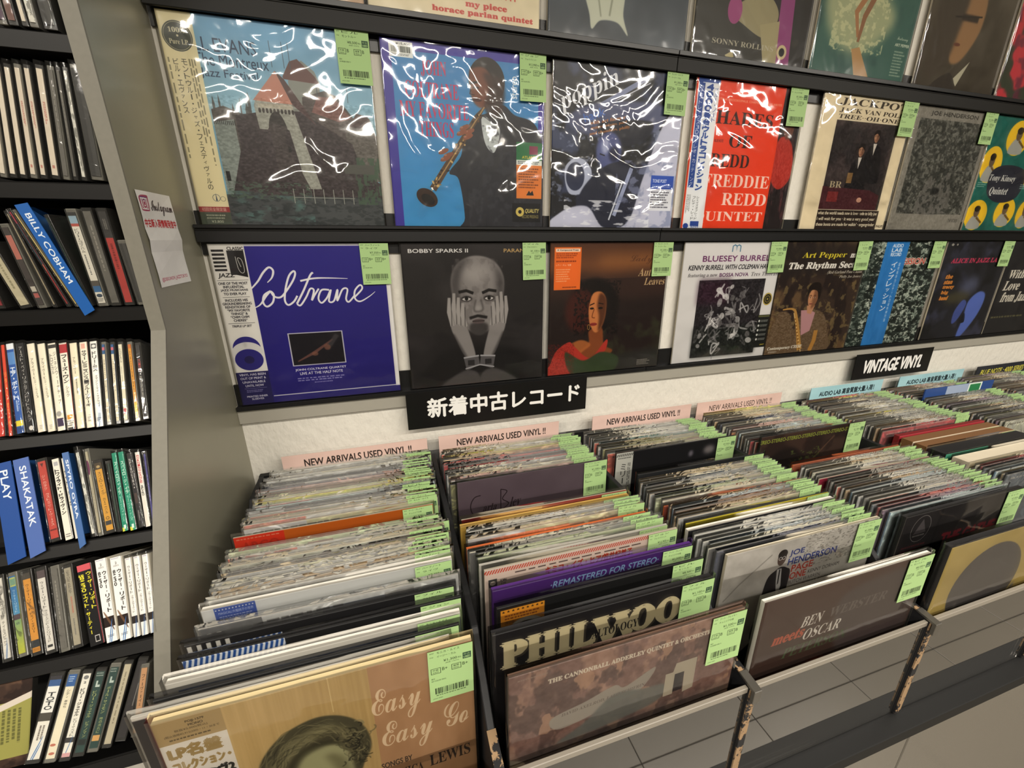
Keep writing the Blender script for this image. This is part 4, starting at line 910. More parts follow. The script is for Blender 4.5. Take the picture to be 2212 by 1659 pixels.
# jackets in the bins: (colour word, front colour, left strip colour or None, spine colour)
JK = [('cream', '#dccfae', None, '#cfc4a8'), ('white', '#e9e6df', '#c8c4ba', '#dedad0'), ('grey', '#8f8e8b', None, '#77756f'), ('black', '#1d1c1e', None, '#141314'),
      ('tan', '#b89b73', None, '#8c7450'), ('pale blue', '#a9bccb', None, '#5a7890'), ('brown', '#6a4a38', None, '#4a3428'), ('dark grey', '#3e3e42', '#d8d4cc', '#2c2c30'),
      ('beige', '#cbb894', '#e4dccb', '#b09a74'), ('red', '#b23a3c', None, '#7c2628'), ('mauve', '#7a5f78', None, '#5c4058'), ('silver grey', '#b7b8b6', '#3a3a3c', '#a8a8a4'),
      ('yellow', '#d9c04c', None, '#b89a34'), ('teal', '#3c6a6a', None, '#2c5050'), ('pink', '#d4a09a', '#e8dcd4', '#b88480'), ('orange', '#d87c3a', None, '#c05a24'),
      ('navy', '#2c3656', None, '#1c243c'), ('off-white', '#ddd8c8', '#b8543c', '#c8c0ac'), ('olive', '#7c7a4a', None, '#5c5a34'), ('pale green', '#b4c49a', None, '#8a9a70'),
      ('ivory', '#e4dcc4', '#4c4a48', '#d4ccb4'), ('charcoal', '#2a2a2c', None, '#8c8678'), ('sand', '#c4ad84', '#dcd6cc', '#9c8660'), ('slate', '#56606a', None, '#3c444c')]
SW, SH = 512, 24
st = Print(SW, SH * len(JK), '#888')
for i, (wd, col, obi, sp) in enumerate(JK):
    y0, y1 = i / len(JK), (i + 1) / len(JK); H = y1 - y0; rg = random.Random(i * 3 + 1)
    st.rect(.04, y0, .96, y1, col)
    if obi: st.rect(.04, y0, .04 + .92 * rg.choice((.18, .3, .22)), y1, obi)
    for q in range(rg.randint(1, 3)):
        x = rg.uniform(.08, .7); st.rect(x, y0 + H * rg.uniform(.2, .5), x + rg.uniform(.05, .25), y1 - H * .2, rg.choice(('#55504a', '#d8d2c4', '#8a3c3a', '#3c4a6a', '#6a7a5a', '#c8b070')), rg.uniform(.25, .7))
    st.micro(.08, y0 + H * .35, rg.uniform(.2, .6), H * .4, 1, '#2a2624' if sum(rgb(col)) > 1.3 else '#c8c0b0', .6, i)
    st.rect(0, y0, .04, y1, sp); st.rect(.96, y0, 1, y1, rgb(col) * .55 + rgb('#8f8676') * .45)
st.grain(.012, 60, 8, 2)
st.a = np.clip(st.a * 1.16 + .09, 0, .95)
ST_M = print_mat('bin_jacket_print', st.image('bin_jacket_print'), .38, .4)
def strip_mesh(i, t):
    n = len(JK); v0 = 1 - (i + 1) / n + .008; v1 = 1 - i / n - .006; vm = (v0 + v1) / 2
    return sleeve_mesh('jacket', [ST_M], t=t, uvr=(.045, v0, .955, v1), side=(.02, vm), top=(.98, vm), split=.014)
FILM_WALL = plastic('film_crinkled', .8, 14, dist=.006, gain=1.35, haze=.004, rough=.055)
FILM_MID = plastic('film_loose', .45, 18, dist=.004, gain=1.1, haze=.004)
FILM_FLAT = plastic('film_tight', .22, 14, dist=.004, gain=.9, haze=.003)
FILM_BIN = plastic('film_bin', .8, 60, rough=.12, dist=.003, gain=1.2, haze=.08)
FILM_CD = plastic('film_cd', .35, 70, rough=.08, dist=.002, gain=.75, haze=.01)
EDGE_W = mat('card_edge', '#d6ccb6', .7, .2, noise=.08)
# ------------------------------------------------------------------ the room
GREY = mat('floor_tile_glaze', '#857e73', .32, .5, noise=.06, nscale=5, bump=.05, bscale=200)
JOINT = mat('tile_joint', '#3a3733', .9, .1)
fl = tag(link('floor', box_mesh('floor', -5, 8, -7, .2, -.06, -.004, JOINT, 0)), kind='structure')
tile_me = box_mesh('tile', .0015, .4485, .0015, .4485, -.004, 0, GREY, .0012)
for i in range(14):
    for j in range(9):
        link('tile', tile_me, fl, (-2.2 + .45 * i, -4.2 + .45 * j, 0))
tag(link('ceiling', box_mesh('ceiling', -5, 8, -7, .2, CEIL, CEIL + .05, mat('ceiling_paint', '#d9d5cb', .9, .1, noise=.03), 0)), kind='structure')
PL = mat('wall_plaster', '#dedad0', .75, .25, noise=.03, nscale=3, bump=.9, bscale=70, bdist=.0045, stretch=(1, 1, .5))
tag(link('wall_back', box_mesh('wall_back', -5, 8, .012, .1, 0, CEIL, PL, 0)), kind='structure')
DW = mat('far_wall_paint', '#8c867b', .9, .2, noise=.1, nscale=1)
tag(link('wall_front', box_mesh('wall_front', -5, 8, -7.1, -7, 0, CEIL, DW, 0)), kind='structure')
tag(link('wall_left', box_mesh('wall_left', -5.1, -5, -7, .1, 0, CEIL, DW, 0)), kind='structure')
tag(link('wall_right', box_mesh('wall_right', 8, 8.1, -7, .1, 0, CEIL, DW, 0)), kind='structure')
tag(link('trim_1', box_mesh('trim_1', .0, 4.5, .001, .012, 1.205, 1.2445, mat('trim_board_shaded', '#9f9b90', .55, .3, noise=.03), .0008)), kind='structure')  # board strip; its grey includes the painted-in shadow under the lowest record row
# ceiling luminaires (housings of the tube lights)
HM = mat('lamp_housing', '#e6e4de', .4, .4)
hme = None
for i, (lx, ly, rz) in enumerate(LAMPS):
    if hme is None:
        hme = prism_x('lamp_housing', [(-.06, 0), (.06, 0), (.045, -.05), (-.045, -.05)], -.62, .62, HM, .002)
    r = empty('ceiling_light', (lx, ly, CEIL))
    link('housing', hme, r)
    tag(r, 'white ceiling tube light, %s from the left in the row %s the record wall' % (['first', 'second', 'third', 'fourth'][i % 4], 'nearer' if i < 4 else 'farther from'), 'lamp', 'tube lights on the ceiling')
# ------------------------------------------------------------------ grey partition board with its bent front edge
PG = mat('partition_laminate', '#94917f', .34, .5, metal=.25, noise=.17, nscale=5, bump=.06, bscale=400, bdist=.0004)
PE = mat('partition_edge_band', '#7e7b70', .5, .4, noise=.09, nscale=160)
prt = tag(empty('partition_board', (0, 0, 0)), 'tall grey partition board between the disc shelves and the record bins', 'partition')
prof = [(.0115, 0), (.0115, CEIL - .001), (-.194, CEIL - .001), (-.194, 1.44), (-.563, .75), (-.563, 0)]
link('panel', prism_x('panel', prof, -.0175, 0, PG), prt)
ep = [(-.1945, CEIL - .001), (-.1945, 1.44), (-.5635, .75), (-.5635, 0)]
V = []; F = []
for k, (y, z) in enumerate(ep):
    V += [(-.018, y - .0008, z), (.0004, y - .0008, z), (-.018, y + .003, z), (.0004, y + .003, z)]
for k in range(3):
    a = 4 * k; b = a + 4
    F += [[a, b, b + 1, a + 1], [a + 1, b + 1, b + 3, a + 3], [a + 2, b + 2, b, a]]
link('edge_band', mesh('edge_band', V, F, [PE]), prt)['label'] = 'lighter speckled grey edge band'
# ------------------------------------------------------------------ flyer taped to the partition
fp = Print(500, 640, '#e6e4e0'); fp.grain(.008, 5, 3)
fp.blob([(.05, .06), (.26, .04), (.28, .08), (.27, .18), (.24, .20), (.07, .2), (.05, .17)], '#a03a5c', n=6); fp.grad(.07, .06, .25, .12, '#4a3a8c', '#a03a5c', al=.7)
for r_, w_ in ((.065, .014), (.032, .012)):
    fp.ring(.16, .125, r_, r_ * .8, w_, '#e6e4e0')
fp.rect(.08, .07, .24, .082, '#e6e4e0'); fp.rect(.08, .175, .24, .187, '#e6e4e0'); fp.rect(.07, .07, .085, .187, '#e6e4e0'); fp.rect(.235, .07, .25, .187, '#e6e4e0'); fp.ell(.21, .095, .008, .007, '#e6e4e0')
fp.text('Instagram', .32, .085, .64, .15, '#3a3438', 'sc', bold=.004); fp.text('中古新入荷情報発信中', .04, .28, .92, .085, '#c03238', bold=.004)
fp.text('@DISKUNION_JAZZTOKYO', .08, .9, .84, .05, '#b8506a', 'b')
FV = []; FF = []; FU = []
for j in range(9):
    for i in range(4):
        u, v = i / 3, j / 8
        FV.append((.0012 + (.0022 if j == 4 else 0) + .0006 * math.sin(u * 5 + v * 9), -.179 + .105 * u + .003 * v, 1.631 - .132 * v + .002 * u))
for j in range(8):
    for i in range(3):
        a = j * 4 + i; FF.append([a + 4, a + 5, a + 1, a]); FU.append([(i / 3, 1 - (j + 1) / 8), ((i + 1) / 3, 1 - (j + 1) / 8), ((i + 1) / 3, 1 - j / 8), (i / 3, 1 - j / 8)])
fo = link('flyer', mesh('flyer', FV, FF, [print_mat('flyer_print', fp.image('flyer_print'), .35)], uv=FU))
tag(fo, 'small white paper flyer with red print taped to the grey partition', 'flyer')
# ------------------------------------------------------------------ black display rails on the wall
BK = mat('rail_black', '#131314', .35, .5); BK2 = mat('rail_satin', '#191816', .5, .25, metal=.0, noise=.05, nscale=12)
for (zr, lab) in ((1.9095, 'upper black display rail below the top row of records'), (1.5640, 'middle black display rail between two rows of records'), (1.2355, 'lowest black display rail above the white wall strip')):
    rr = tag(empty('display_rail', (0, 0, zr)), lab, 'rail')
    low = zr < 1.3
    hh = .0385 if zr > 1.8 else .030
    for (xa, xb) in ((.002, .962), (.9635, 2.70)):
        link('back_plate', box_mesh('back_plate', xa, xb, .0065, .0115, -.022 if not low else -.001, hh + .024, BK, .0004), rr)
        if not low:
            link('fascia', box_mesh('fascia', xa, xb, -.010, -.004, 0, hh * .66, BK2 if zr > 1.8 else BK, .0008), rr)
            link('ledge', box_mesh('ledge', xa, xb, -.010, .0065, hh * .66, hh * .66 + .0022, BK2, .0006), rr)
            link('lip', box_mesh('lip', xa, xb, -.0125, -.0065, hh * .66 + .004, hh, BK, .0008), rr)
            link('web', box_mesh('web', xa, xb, -.0065, -.003, hh * .66, hh * .66 + .006, BK, .0003), rr)
        else:
            link('fascia', box_mesh('fascia', xa, xb, -.006, .0065, .0, .0095, BK, .0006), rr)
# ------------------------------------------------------------------ records on the wall
def lp(name, label, art, x, z, y=0, t=.005, film=None, amp=.0, tagi=None, tagx=.262, edge=None, up=.0001, size=.315, group=None, tag_dz=0, seed=1, rot=(0, 0, 0), bin_=False, rough=.36):
    r = tag(empty('vinyl_record', (x, y, z), rot), label, 'record', group)
    im = art if isinstance(art, bpy.types.Material) else print_mat('cover_print', art.image('cover_print'), rough)
    link('jacket', sleeve_mesh('jacket', [im, edge or EDGE_W], w=size, h=size, t=t), r)
    if film:
        link('clear_film', bag_mesh('clear_film', film, size, size, t, amp, 40, 40, seed, up=up, side=.003, back=False), r)
    if tagi is not None:
        link('price_tag', (TAGB if bin_ else TAGW)[tagi], r, (tagx, -.0014 - amp - (.0022 if film else .0004), size + tag_dz), (0, random.uniform(-.02, .02), 0))
    return r
E2, E1 = 1.5942, 1.9500
DK = mat('card_edge_dark', '#2a2826', .6, .3)
lp('r', 'record with blue sky and castle cover and cream left strip, beside the partition', cv_castle(), .013, E2, film=FILM_WALL, amp=.002, tagi=5, tagx=.262, t=.006, seed=1, tag_dz=.001)
lp('r', 'blue record with a man in black playing a horn and red lettering', cv_horn(), .3485, E2, film=FILM_WALL, amp=.002, tagi=4, tagx=.26, seed=2)
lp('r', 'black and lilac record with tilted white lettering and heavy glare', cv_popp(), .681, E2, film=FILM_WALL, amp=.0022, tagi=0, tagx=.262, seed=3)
lp('r', 'orange-red record with large serif lettering and a blue and white strip', cv_redd(), 1.025, E2, film=FILM_WALL, amp=.0015, tagi=1, tagx=.263, seed=4)
lp('r', 'cream record with ornate black title and a photo of two men', cv_jack(), 1.398, E2, film=FILM_WALL, amp=.002, tagi=2, tagx=.27, seed=5, y=-.003)
lp('r', 'grey speckled record between the cream record and the green one', cv_grey(), 1.735, E2, film=FILM_WALL, amp=.002, tagi=3, tagx=.27, seed=6)
lp('r', 'green record with yellow ovals of musicians', cv_teal(), 2.065, E2, film=FILM_WALL, amp=.001, tagi=1, tagx=.27, seed=7)
TOPL = ['top row record half dark plum, half tan, above the castle record', 'cream top row record with red typewriter lettering', 'slate top row record with a pale hanging shirt', 'top row record with grey and purple collage of shapes', 'sea green top row record with legs in a splash', 'brown top row record with a man in glasses', 'red and dark top row record at the far right end']
for i, x in enumerate((.013, .335, .667, 1.000, 1.335, 1.690, 2.028)):
    lp('r', TOPL[i], cv_top(i), x, E1, film=FILM_FLAT if i in (0, 1, 2, 4) else FILM_MID, amp=.0006, seed=20 + i)
E3 = 1.2465
lp('r', 'violet-blue record with white handwritten title and white left strip', cv_coltr(), .013, E3, film=FILM_FLAT, amp=.0006, tagi=2, tagx=.262, seed=8, t=.005)
lp('r', 'black record with a man holding his face in both hands', cv_hands(), .3536, E3, film=FILM_FLAT, amp=.0006, tagi=3, tagx=.262, seed=9, edge=DK)
lp('r', 'dusky brown record with a curly-haired woman and an orange sticker', cv_autumn(), .684, E3, film=FILM_FLAT, amp=.0006, tagi=0, tagx=.268, seed=10, edge=DK)
lp('r', 'white record with purple title and a black drawing of a crowd', cv_blues(), 1.045, E3, film=FILM_FLAT, amp=.0012, tagi=1, tagx=.268, seed=11)
lp('r', 'brown woodland record with a saxophone player and yellow title', cv_sax(), 1.362, E3, film=FILM_FLAT, amp=.0005, tagi=2, tagx=.268, seed=12, y=-.002, edge=DK)
lp('r', 'dark sea record with a wide blue vertical strip', cv_sea(), 1.683, E3, film=FILM_FLAT, amp=.0005, tagi=3, tagx=.268, seed=13)
lp('r', 'near-black record with red title and blue smoke shapes', cv_alice(), 2.025, E3, film=FILM_FLAT, amp=.0005, tagi=4, tagx=.268, seed=14)
lp('r', 'dark record with slanted ivory title at the far right of the lowest row', cv_love(), 2.352, E3, film=FILM_FLAT, amp=.0005, seed=15)
# ------------------------------------------------------------------ signs and header cards
FILM_HAZY = plastic('pocket_film', .2, 12, gain=.6, haze=.08)
def card(name, label, cat, pr, x0, x1, z0, z1, y, t=.0012, group=None, rough=.45, bow=.002, margin=.012, film=False):
    n = 8; V = []; F = []; U = []
    for j in (0, 1):
        for i in range(n + 1):
            u = i / n; V.append((x0 + (x1 - x0) * u, y - bow * math.sin(math.pi * u), z0 + (z1 - z0) * j))
    for i in range(n):
        F.append([i, i + 1, n + 2 + i, n + 1 + i]); U.append([(i / n, 0), ((i + 1) / n, 0), ((i + 1) / n, 1), (i / n, 1)])
    k = len(V); V += [(a, b + t, c) for a, b, c in V]
    for i in range(n):
        F.append([k + n + 1 + i, k + n + 2 + i, k + i + 1, k + i]); U.append([(.01, .99)] * 4)
        F.append([n + 1 + i, n + 2 + i, k + n + 2 + i, k + n + 1 + i]); U.append([(.01, .99)] * 4)
    me = mesh(name, V, F, [print_mat(name + '_print', pr.image(name + '_print'), rough)], uv=U)
    if not film:
        return tag(link(name, me), label, cat, group)
    r = tag(empty(name, (0, 0, 0)), label, cat, group); link('card', me, r)
    link('clear_pocket', mesh('clear_pocket', [(x0 - .006, y + .004, z0), (x1 + .022, y + .004, z0), (x1 + .022, y + .004, z1 + .004), (x0 - .006, y + .004, z1 + .004)], [[0, 1, 2, 3]], [FILM_HAZY]), r)
    return r
s1 = Print(900, 180, '#141313'); s1.text('新着中古レコード', .105, .2, .85, .52, '#efeeea', bold=.0036)
card('section_sign', 'black sign with thick white Japanese lettering under the lowest rail', 'sign', s1, .337, .786, 1.152, 1.241, -.013, rough=.3, bow=.001)
s2 = Print(720, 170, '#141313'); s2.text('VINTAGE VINYL', .11, .27, .78, .5, '#f0eeea', 'b', shear=.12, bold=.003)
card('section_sign', 'black sign reading VINTAGE VINYL above the blue header cards', 'sign', s2, 1.731, 2.09, 1.136, 1.221, -.013, rough=.3, bow=.001)
HC = [(.070, .376, 'pink', 'pink header card nearest the grey partition'), (.403, .708, 'pink', 'pink header card under the black Japanese sign'), (.803, 1.110, 'pink', 'pink header card just right of the black Japanese sign'), (1.130, 1.436, 'pink', 'pink header card farthest from the partition'),
      (1.553, 1.866, 'blue', 'pale blue header card next to the last pink one'), (1.944, 2.270, 'blue', 'pale blue header card below the black VINTAGE VINYL sign'), (2.343, 2.66, 'black', 'black header card with yellow lettering beyond the blue cards')]
for (xa, xb, k, lab) in HC:
    pr = Print(640, 240, {'pink': '#dcbdb2', 'blue': '#a3ccd4', 'black': '#2b2d33'}[k]); pr.grain(.01, 5, int(xa * 10))
    if k == 'pink': pr.text('NEW ARRIVALS USED VINYL !!', .14, .085, .74, .115, '#2b2422', 'b' if xa < 1 else '')
    elif k == 'blue': pr.text('AUDIO LAB 高音質盤大量入荷！', .12, .09, .76, .13, '#26343a', bold=.002)
    else: pr.text('BLUE NOTE : 4000 SERIES', .08, .1, .8, .13, '#d8cf4c', 'bi')
    card('header_card', lab, 'card', pr, xa, xb, .985, 1.131, -.024, bow=.0015, film=True)
# ------------------------------------------------------------------ record bins
def worn(name, base, chip, thr, scale):
    # black paint rubbed off down to chipboard
    m = bpy.data.materials.new(name); N, L = nodes_of(m); b = N['Principled BSDF']
    tc = N.new('ShaderNodeTexCoord'); n = N.new('ShaderNodeTexNoise'); n.inputs['Scale'].default_value = scale; n.inputs['Detail'].default_value = 6; n.inputs['Roughness'].default_value = .7
    cr = N.new('ShaderNodeValToRGB'); cr.color_ramp.elements[0].position = thr; cr.color_ramp.elements[1].position = thr + .02
    cr.color_ramp.elements[0].color = (*base, 1); cr.color_ramp.elements[1].color = (*chip, 1)
    L.new(tc.outputs['Object'], n.inputs['Vector']); L.new(n.outputs['Fac'], cr.inputs[0]); L.new(cr.outputs[0], b.inputs['Base Color']); b.inputs['Roughness'].default_value = .6
    bp = N.new('ShaderNodeBump'); bp.inputs['Strength'].default_value = .5; bp.inputs['Distance'].default_value = .001; L.new(n.outputs['Fac'], bp.inputs['Height']); L.new(bp.outputs[0], b.inputs['Normal'])
    return m
DIV = worn('divider_paint', (.012, .012, .014), (.36, .24, .13), .72, 30)
DEDGE = worn('divider_worn_edge', (.012, .012, .014), (.34, .22, .12), .50, 45)
CAB = mat('cabinet_laminate', '#6a655c', .2, .5, noise=.05, nscale=3)
BLK = mat('bin_black', '#161616', .55, .3)
def acrylic(name):
    m = bpy.data.materials.new(name); N, L = nodes_of(m); N.clear()
    out = N.new('ShaderNodeOutputMaterial'); tr = N.new('ShaderNodeBsdfTransparent'); tr.inputs[0].default_value = (.80, .79, .76, 1)
    gl = N.new('ShaderNodeBsdfGlossy'); gl.inputs['Roughness'].default_value = .02; fr = N.new('ShaderNodeFresnel'); fr.inputs['IOR'].default_value = 1.5
    g = N.new('ShaderNodeMath'); g.operation = 'MULTIPLY_ADD'; g.inputs[1].default_value = 1.9; g.inputs[2].default_value = .05; g.use_clamp = True; L.new(fr.outputs[0], g.inputs[0])
    df = N.new('ShaderNodeBsdfDiffuse'); df.inputs[0].default_value = (.5, .48, .44, 1); m1 = N.new('ShaderNodeMixShader'); m1.inputs[0].default_value = .06
    L.new(tr.outputs[0], m1.inputs[1]); L.new(df.outputs[0], m1.inputs[2])
    m2 = N.new('ShaderNodeMixShader'); L.new(g.outputs[0], m2.inputs[0]); L.new(m1.outputs[0], m2.inputs[1]); L.new(gl.outputs[0], m2.inputs[2]); L.new(m2.outputs[0], out.inputs['Surface'])
    return m
ACR = acrylic('acrylic_scuffed'); ACE = mat('acrylic_edge', '#8c857a', .3, .5)
P = .3475
binu = tag(empty('record_bin', (0, 0, 0)), 'long black record bin unit with clear fronts along the wall', 'bin')
XD = [.022, .387, .737, 1.089, 1.441, 1.793, 2.145, 2.497]
link('bin_floor', box_mesh('bin_floor', .016, 2.503, -.62, .004, .785, .7985, BLK), binu)
link('back_board', box_mesh('back_board', .016, 2.503, -.0095, .004, .7985, 1.085, BLK), binu)
dprof = [(-.0285, .7985), (-.0285, 1.092), (-.33, 1.088), (-.50, 1.072), (-.585, 1.000), (-.632, .993), (-.632, .785), (-.62, .785)]
dme = prism_x('divider', dprof, -.005, .005, DIV, .0012)
dcap = prism_x('worn_edge', [(-.6335, .9935), (-.6335, .79), (-.6315, .79), (-.6315, .9935)], -.0056, .0056, DEDGE)
dtop = prism_x('worn_top', [(-.585, 1.0015), (-.633, .9945), (-.633, .9925), (-.585, .9995)], -.0056, .0056, DEDGE)
dmet = prism_x('metal_cap', [(-.612, .9985), (-.640, .9945), (-.640, .972), (-.6345, .972), (-.6345, .990), (-.612, .9945)], -.0062, .0062, mat('cap_metal', '#7d7a74', .35, .5, metal=.8), .0006)
for i, x in enumerate(XD):
    if i == 0:
        link('divider', prism_x('divider', [(-.0095, .7985), (-.0095, 1.085), (-.09, 1.08), (-.16, 1.0), (-.3, .93), (-.632, .90), (-.632, .785), (-.62, .785)], -.005, .005, DIV, .0012), binu, (x, 0, 0))
        continue
    d = link('divider', dme, binu, (x, 0, 0))
    link('worn_edge', dcap, d); link('worn_top', dtop, d)
    if i in (2, 3): link('metal_cap', dmet, d)
link('front_rail', prism_x('front_rail', [(-.632, .785), (-.655, .782), (-.657, .762), (-.63, .758), (-.60, .785)], .026, 2.503, BLK, .001), binu)
for i in range(len(XD) - 1):
    xa, xb = XD[i] + .0062, XD[i + 1] - .0062
    pz = link('clear_front', box_mesh('clear_front', xa, xb, -.6285, -.6255, .786, .989, ACR, .0005), binu)
    link('top_edge', box_mesh('top_edge', xa, xb, -.6302, -.6245, .9815, .9905, ACE, .0008), pz)
    link('lower_frame', box_mesh('lower_frame', xa, xb, -.6252, -.612, .786, .797, BLK, .0008), pz)
link('cabinet_carcass', box_mesh('cabinet_carcass', .026, 2.503, -.63, .004, .06, .757, BLK), binu)
for i in range(4):
    xa = .41 + .70 * (i - 1)
    link('cabinet_door', box_mesh('cabinet_door', max(.028, xa + .002), min(2.5, xa + .698), -.650, -.632, .08, .752, CAB, .0015), binu)
link('plinth', box_mesh('plinth', .05, 2.46, -.59, -.57, .0, .06, BLK), binu)
# film bags and thin jackets for the bins
BAGS = [bag_mesh('clear_film', FILM_BIN, .315, .315, .0034, .0003, 44, 6, 40 + i, gap=.0008, up=.0055, side=.003, back=True, top_wave=.0009, freq=22) for i in range(6)]
BAGT = [bag_mesh('clear_film', FILM_BIN, .315, .315, .0085, .0003, 44, 6, 60 + i, gap=.0008, up=.0055, side=.003, back=True, top_wave=.0009, freq=22) for i in range(2)]
THIN = [strip_mesh(i, .0034) for i in range(len(JK))]
THICK = [strip_mesh(i, .0085) for i in range(len(JK))]
ORD = ['first', 'second', 'third', 'fourth', 'fifth', 'sixth', 'seventh', 'eighth', 'ninth', 'tenth', 'eleventh', 'twelfth', 'thirteenth', 'fourteenth', 'fifteenth', 'sixteenth', 'seventeenth', 'eighteenth', 'nineteenth', 'twentieth']
TENS = {2: 'twenty', 3: 'thirty', 4: 'forty', 5: 'fifty', 6: 'sixty'}
def ordinal(n):
    if n <= 20: return ORD[n - 1]
    a, b = divmod(n, 10)
    return (TENS[a][:-1] + 'ieth') if b == 0 else TENS[a] + '-' + ORD[b - 1]
GROUPS = ['records in the bin beside the partition', 'records in the second bin from the partition', 'records in the third bin from the partition', 'records in the fourth bin from the partition',
          'records in the fifth bin from the partition', 'records in the sixth bin from the partition', 'records in the far right bins', 'records in the far right bins']
HB = .315
def bin_lp(b, x, y, dz, j, lab, thick=False, rz=0, lean=0, tg=True, rg=random):
    # a thin jacket seen by its top edge
    r = tag(empty('vinyl_record', (x, y, .8004 + dz), (lean, 0, rz)), lab, 'record', GROUPS[b])
    link('jacket', (THICK if thick else THIN)[j], r)
    link('clear_film', rg.choice(BAGT if thick else BAGS), r)
    if tg: link('price_tag', rg.choice(TAGB), r, (.263 + rg.uniform(-.006, .004), -.0013, HB + rg.uniform(.004, .0085)), (0, rg.uniform(-.03, .03), 0))
    return r
def hero(b, x, y, art, lab, dz=0, t=.0038, lean=0, rz=0, tagi=0, tagx=.262, film=True, seed=50, edge=None, tag_dz=0, rough=.36):
    r = tag(empty('vinyl_record', (x, y, .8004 + dz), (lean, 0, rz)), lab, 'record', GROUPS[b])
    im = print_mat('cover_print', art.image('cover_print'), rough)
    link('jacket', sleeve_mesh('jacket', [im, edge or EDGE_W], t=t), r)
    if film: link('clear_film', bag_mesh('clear_film', FILM_HERO, .315, .315, t, .0006, 40, 24, seed, up=.006, side=.003, back=True, top_wave=.0015), r)
    if tagi is not None: link('price_tag', TAGB[tagi], r, (tagx, -.0022, HB + tag_dz), (0, random.uniform(-.015, .015), 0))
    return r
FILM_HERO = plastic('film_clear', .35, 16, rough=.06, dist=.004, gain=.75, haze=.006)
DKB = mat('card_edge_black', '#1c1b1d', .6, .3); WHT = mat('card_edge_white', '#e8e4da', .6, .3); ORG = mat('card_edge_orange', '#c8622a', .6, .3); GLD = mat('card_edge_gold', '#c8a050', .6, .3)
# the records whose covers or edges stand out: (bin, y, builder)
LANDMARK = {}
def LM(b, y, name, fn):
    LANDMARK.setdefault(b, []).append((y, name)); fn()
x0 = [.056, .4045, .754, 1.106, 1.458, 1.810, 2.162]
LM(0, -.268, 'orange-fronted record', lambda: hero(0, .046, -.268, cv_orange(), 'orange-fronted record with a red left strip, standing in the bin beside the partition', tagi=1, seed=51))
LM(0, -.424, 'record with a small blue strip', lambda: hero(0, .056, -.424, cv_magical(), 'white-topped record with a small blue label strip at its left corner', dz=.007, t=.0085, tagi=2, seed=52, edge=WHT))
LM(0, -.466, 'record with black and white bars', lambda: hero(0, .052, -.466, cv_p7648(), 'black record with a row of white bars on its left top corner', tagi=3, seed=53, edge=DKB))
LM(0, -.488, 'blue striped record', lambda: hero(0, .058, -.488, cv_stripe(), 'black record with slanted blue and white stripes on its left strip', tagi=4, seed=54, edge=DKB))
LM(0, -.513, 'thick white record', lambda: hero(0, .052, -.513, cv_white(), 'thick white record with a blue-grey picture, third from the front beside the partition', t=.0085, tagi=0, seed=55, edge=WHT))
LM(0, -.529, 'black record lettered ROUND', lambda: hero(0, .048, -.529, cv_round(), "black record with grey lettering 'ROUND just behind the tan cover", tagi=5, seed=56, edge=DKB))
LM(0, -.545, 'record with a dark red strip', lambda: hero(0, .034, -.541, cv_ridge(), 'record with a dark red strip poking out to the left of the tan cover', dz=-.0015, tagi=None, seed=57, edge=WHT))
LM(0, -.557, 'tan record with wavy hair', lambda: hero(0, .058, -.557, cv_easy(), 'tan record with a wavy-haired woman and pale script, frontmost beside the partition', dz=.002, t=.0085, lean=0, tagi=0, tagx=.2635, seed=58, tag_dz=.001, edge=mat('card_edge_tan', '#d9c596', .6, .3)))
LM(1, -.235, 'mauve record', lambda: hero(1, .411, -.235, cv_carla(), 'mauve record with thin dark script in the second bin', dz=.014, tagi=1, tagx=.2635, seed=61, edge=DKB))
LM(1, -.330, 'red-topped record', lambda: hero(1, .402, -.330, cv_plain('#b8383c'), 'red-topped record just in front of the mauve one', tagi=2, seed=62))
LM(1, -.347, 'gold-edged record', lambda: hero(1, .397, -.347, cv_plain('#c8a44c'), 'record with a gold spine sticking out left in the second bin', t=.0085, tagi=3, seed=63, edge=GLD))
LM(1, -.405, 'orange-spined record', lambda: hero(1, .397, -.405, cv_plain('#d8d0bc'), 'record with an orange spine sticking out left in the second bin', t=.0085, tagi=3, seed=64, edge=ORG))
LM(1, -.445, 'white gridded record', lambda: hero(1, .407, -.445, cv_plain('#dedbd2'), 'plain white record behind the one with red slanted stripes', dz=.004, tagi=2, seed=65, edge=WHT))
LM(1, -.465, 'record with red stripes', lambda: hero(1, .410, -.465, cv_kim(), 'cream record with a band of red slanted stripes and red Japanese lettering', dz=.011, tagi=4, tagx=.262, seed=66))
LM(1, -.498, 'purple record', lambda: hero(1, .413, -.498, cv_rem(), 'purple record reading REMASTERED FOR STEREO', dz=.005, t=.0085, tagi=1, seed=67, edge=mat('card_edge_purple', '#4a2070', .5, .3)))
LM(1, -.522, 'record with an orange sticker', lambda: hero(1, .413, -.522, cv_stick(), 'black record with an orange star-bordered sticker, behind the large slab lettering', tagi=5, seed=68, edge=DKB))
LM(1, -.560, 'record with large cream slab letters', lambda: hero(1, .397, -.560, cv_phil(), 'black record with large cream slab letters in the second bin', dz=.003, t=.0085, tagi=3, tagx=.264, seed=69, edge=DKB))
LM(1, -.612, 'crumpled brown paper record', lambda: hero(1, .402, -.612, cv_cann(), 'crumpled brown paper record at the front of the second bin', dz=-.001, t=.006, tagi=1, tagx=.264, seed=70, edge=mat('card_edge_brown', '#5c4436', .6, .3)))
LM(2, -.215, 'night record with a white strip', lambda: hero(2, .763, -.215, cv_milli(), 'black record with blurred lights and a white strip lettered in Japanese', dz=.010, tagi=2, tagx=.265, seed=71, edge=DKB))
LM(2, -.296, 'slate record with spaced capitals', lambda: hero(2, .764, -.296, cv_kimik(), 'slate record with thin widely spaced capitals', dz=.004, tagi=4, tagx=.262, seed=72, edge=DKB))
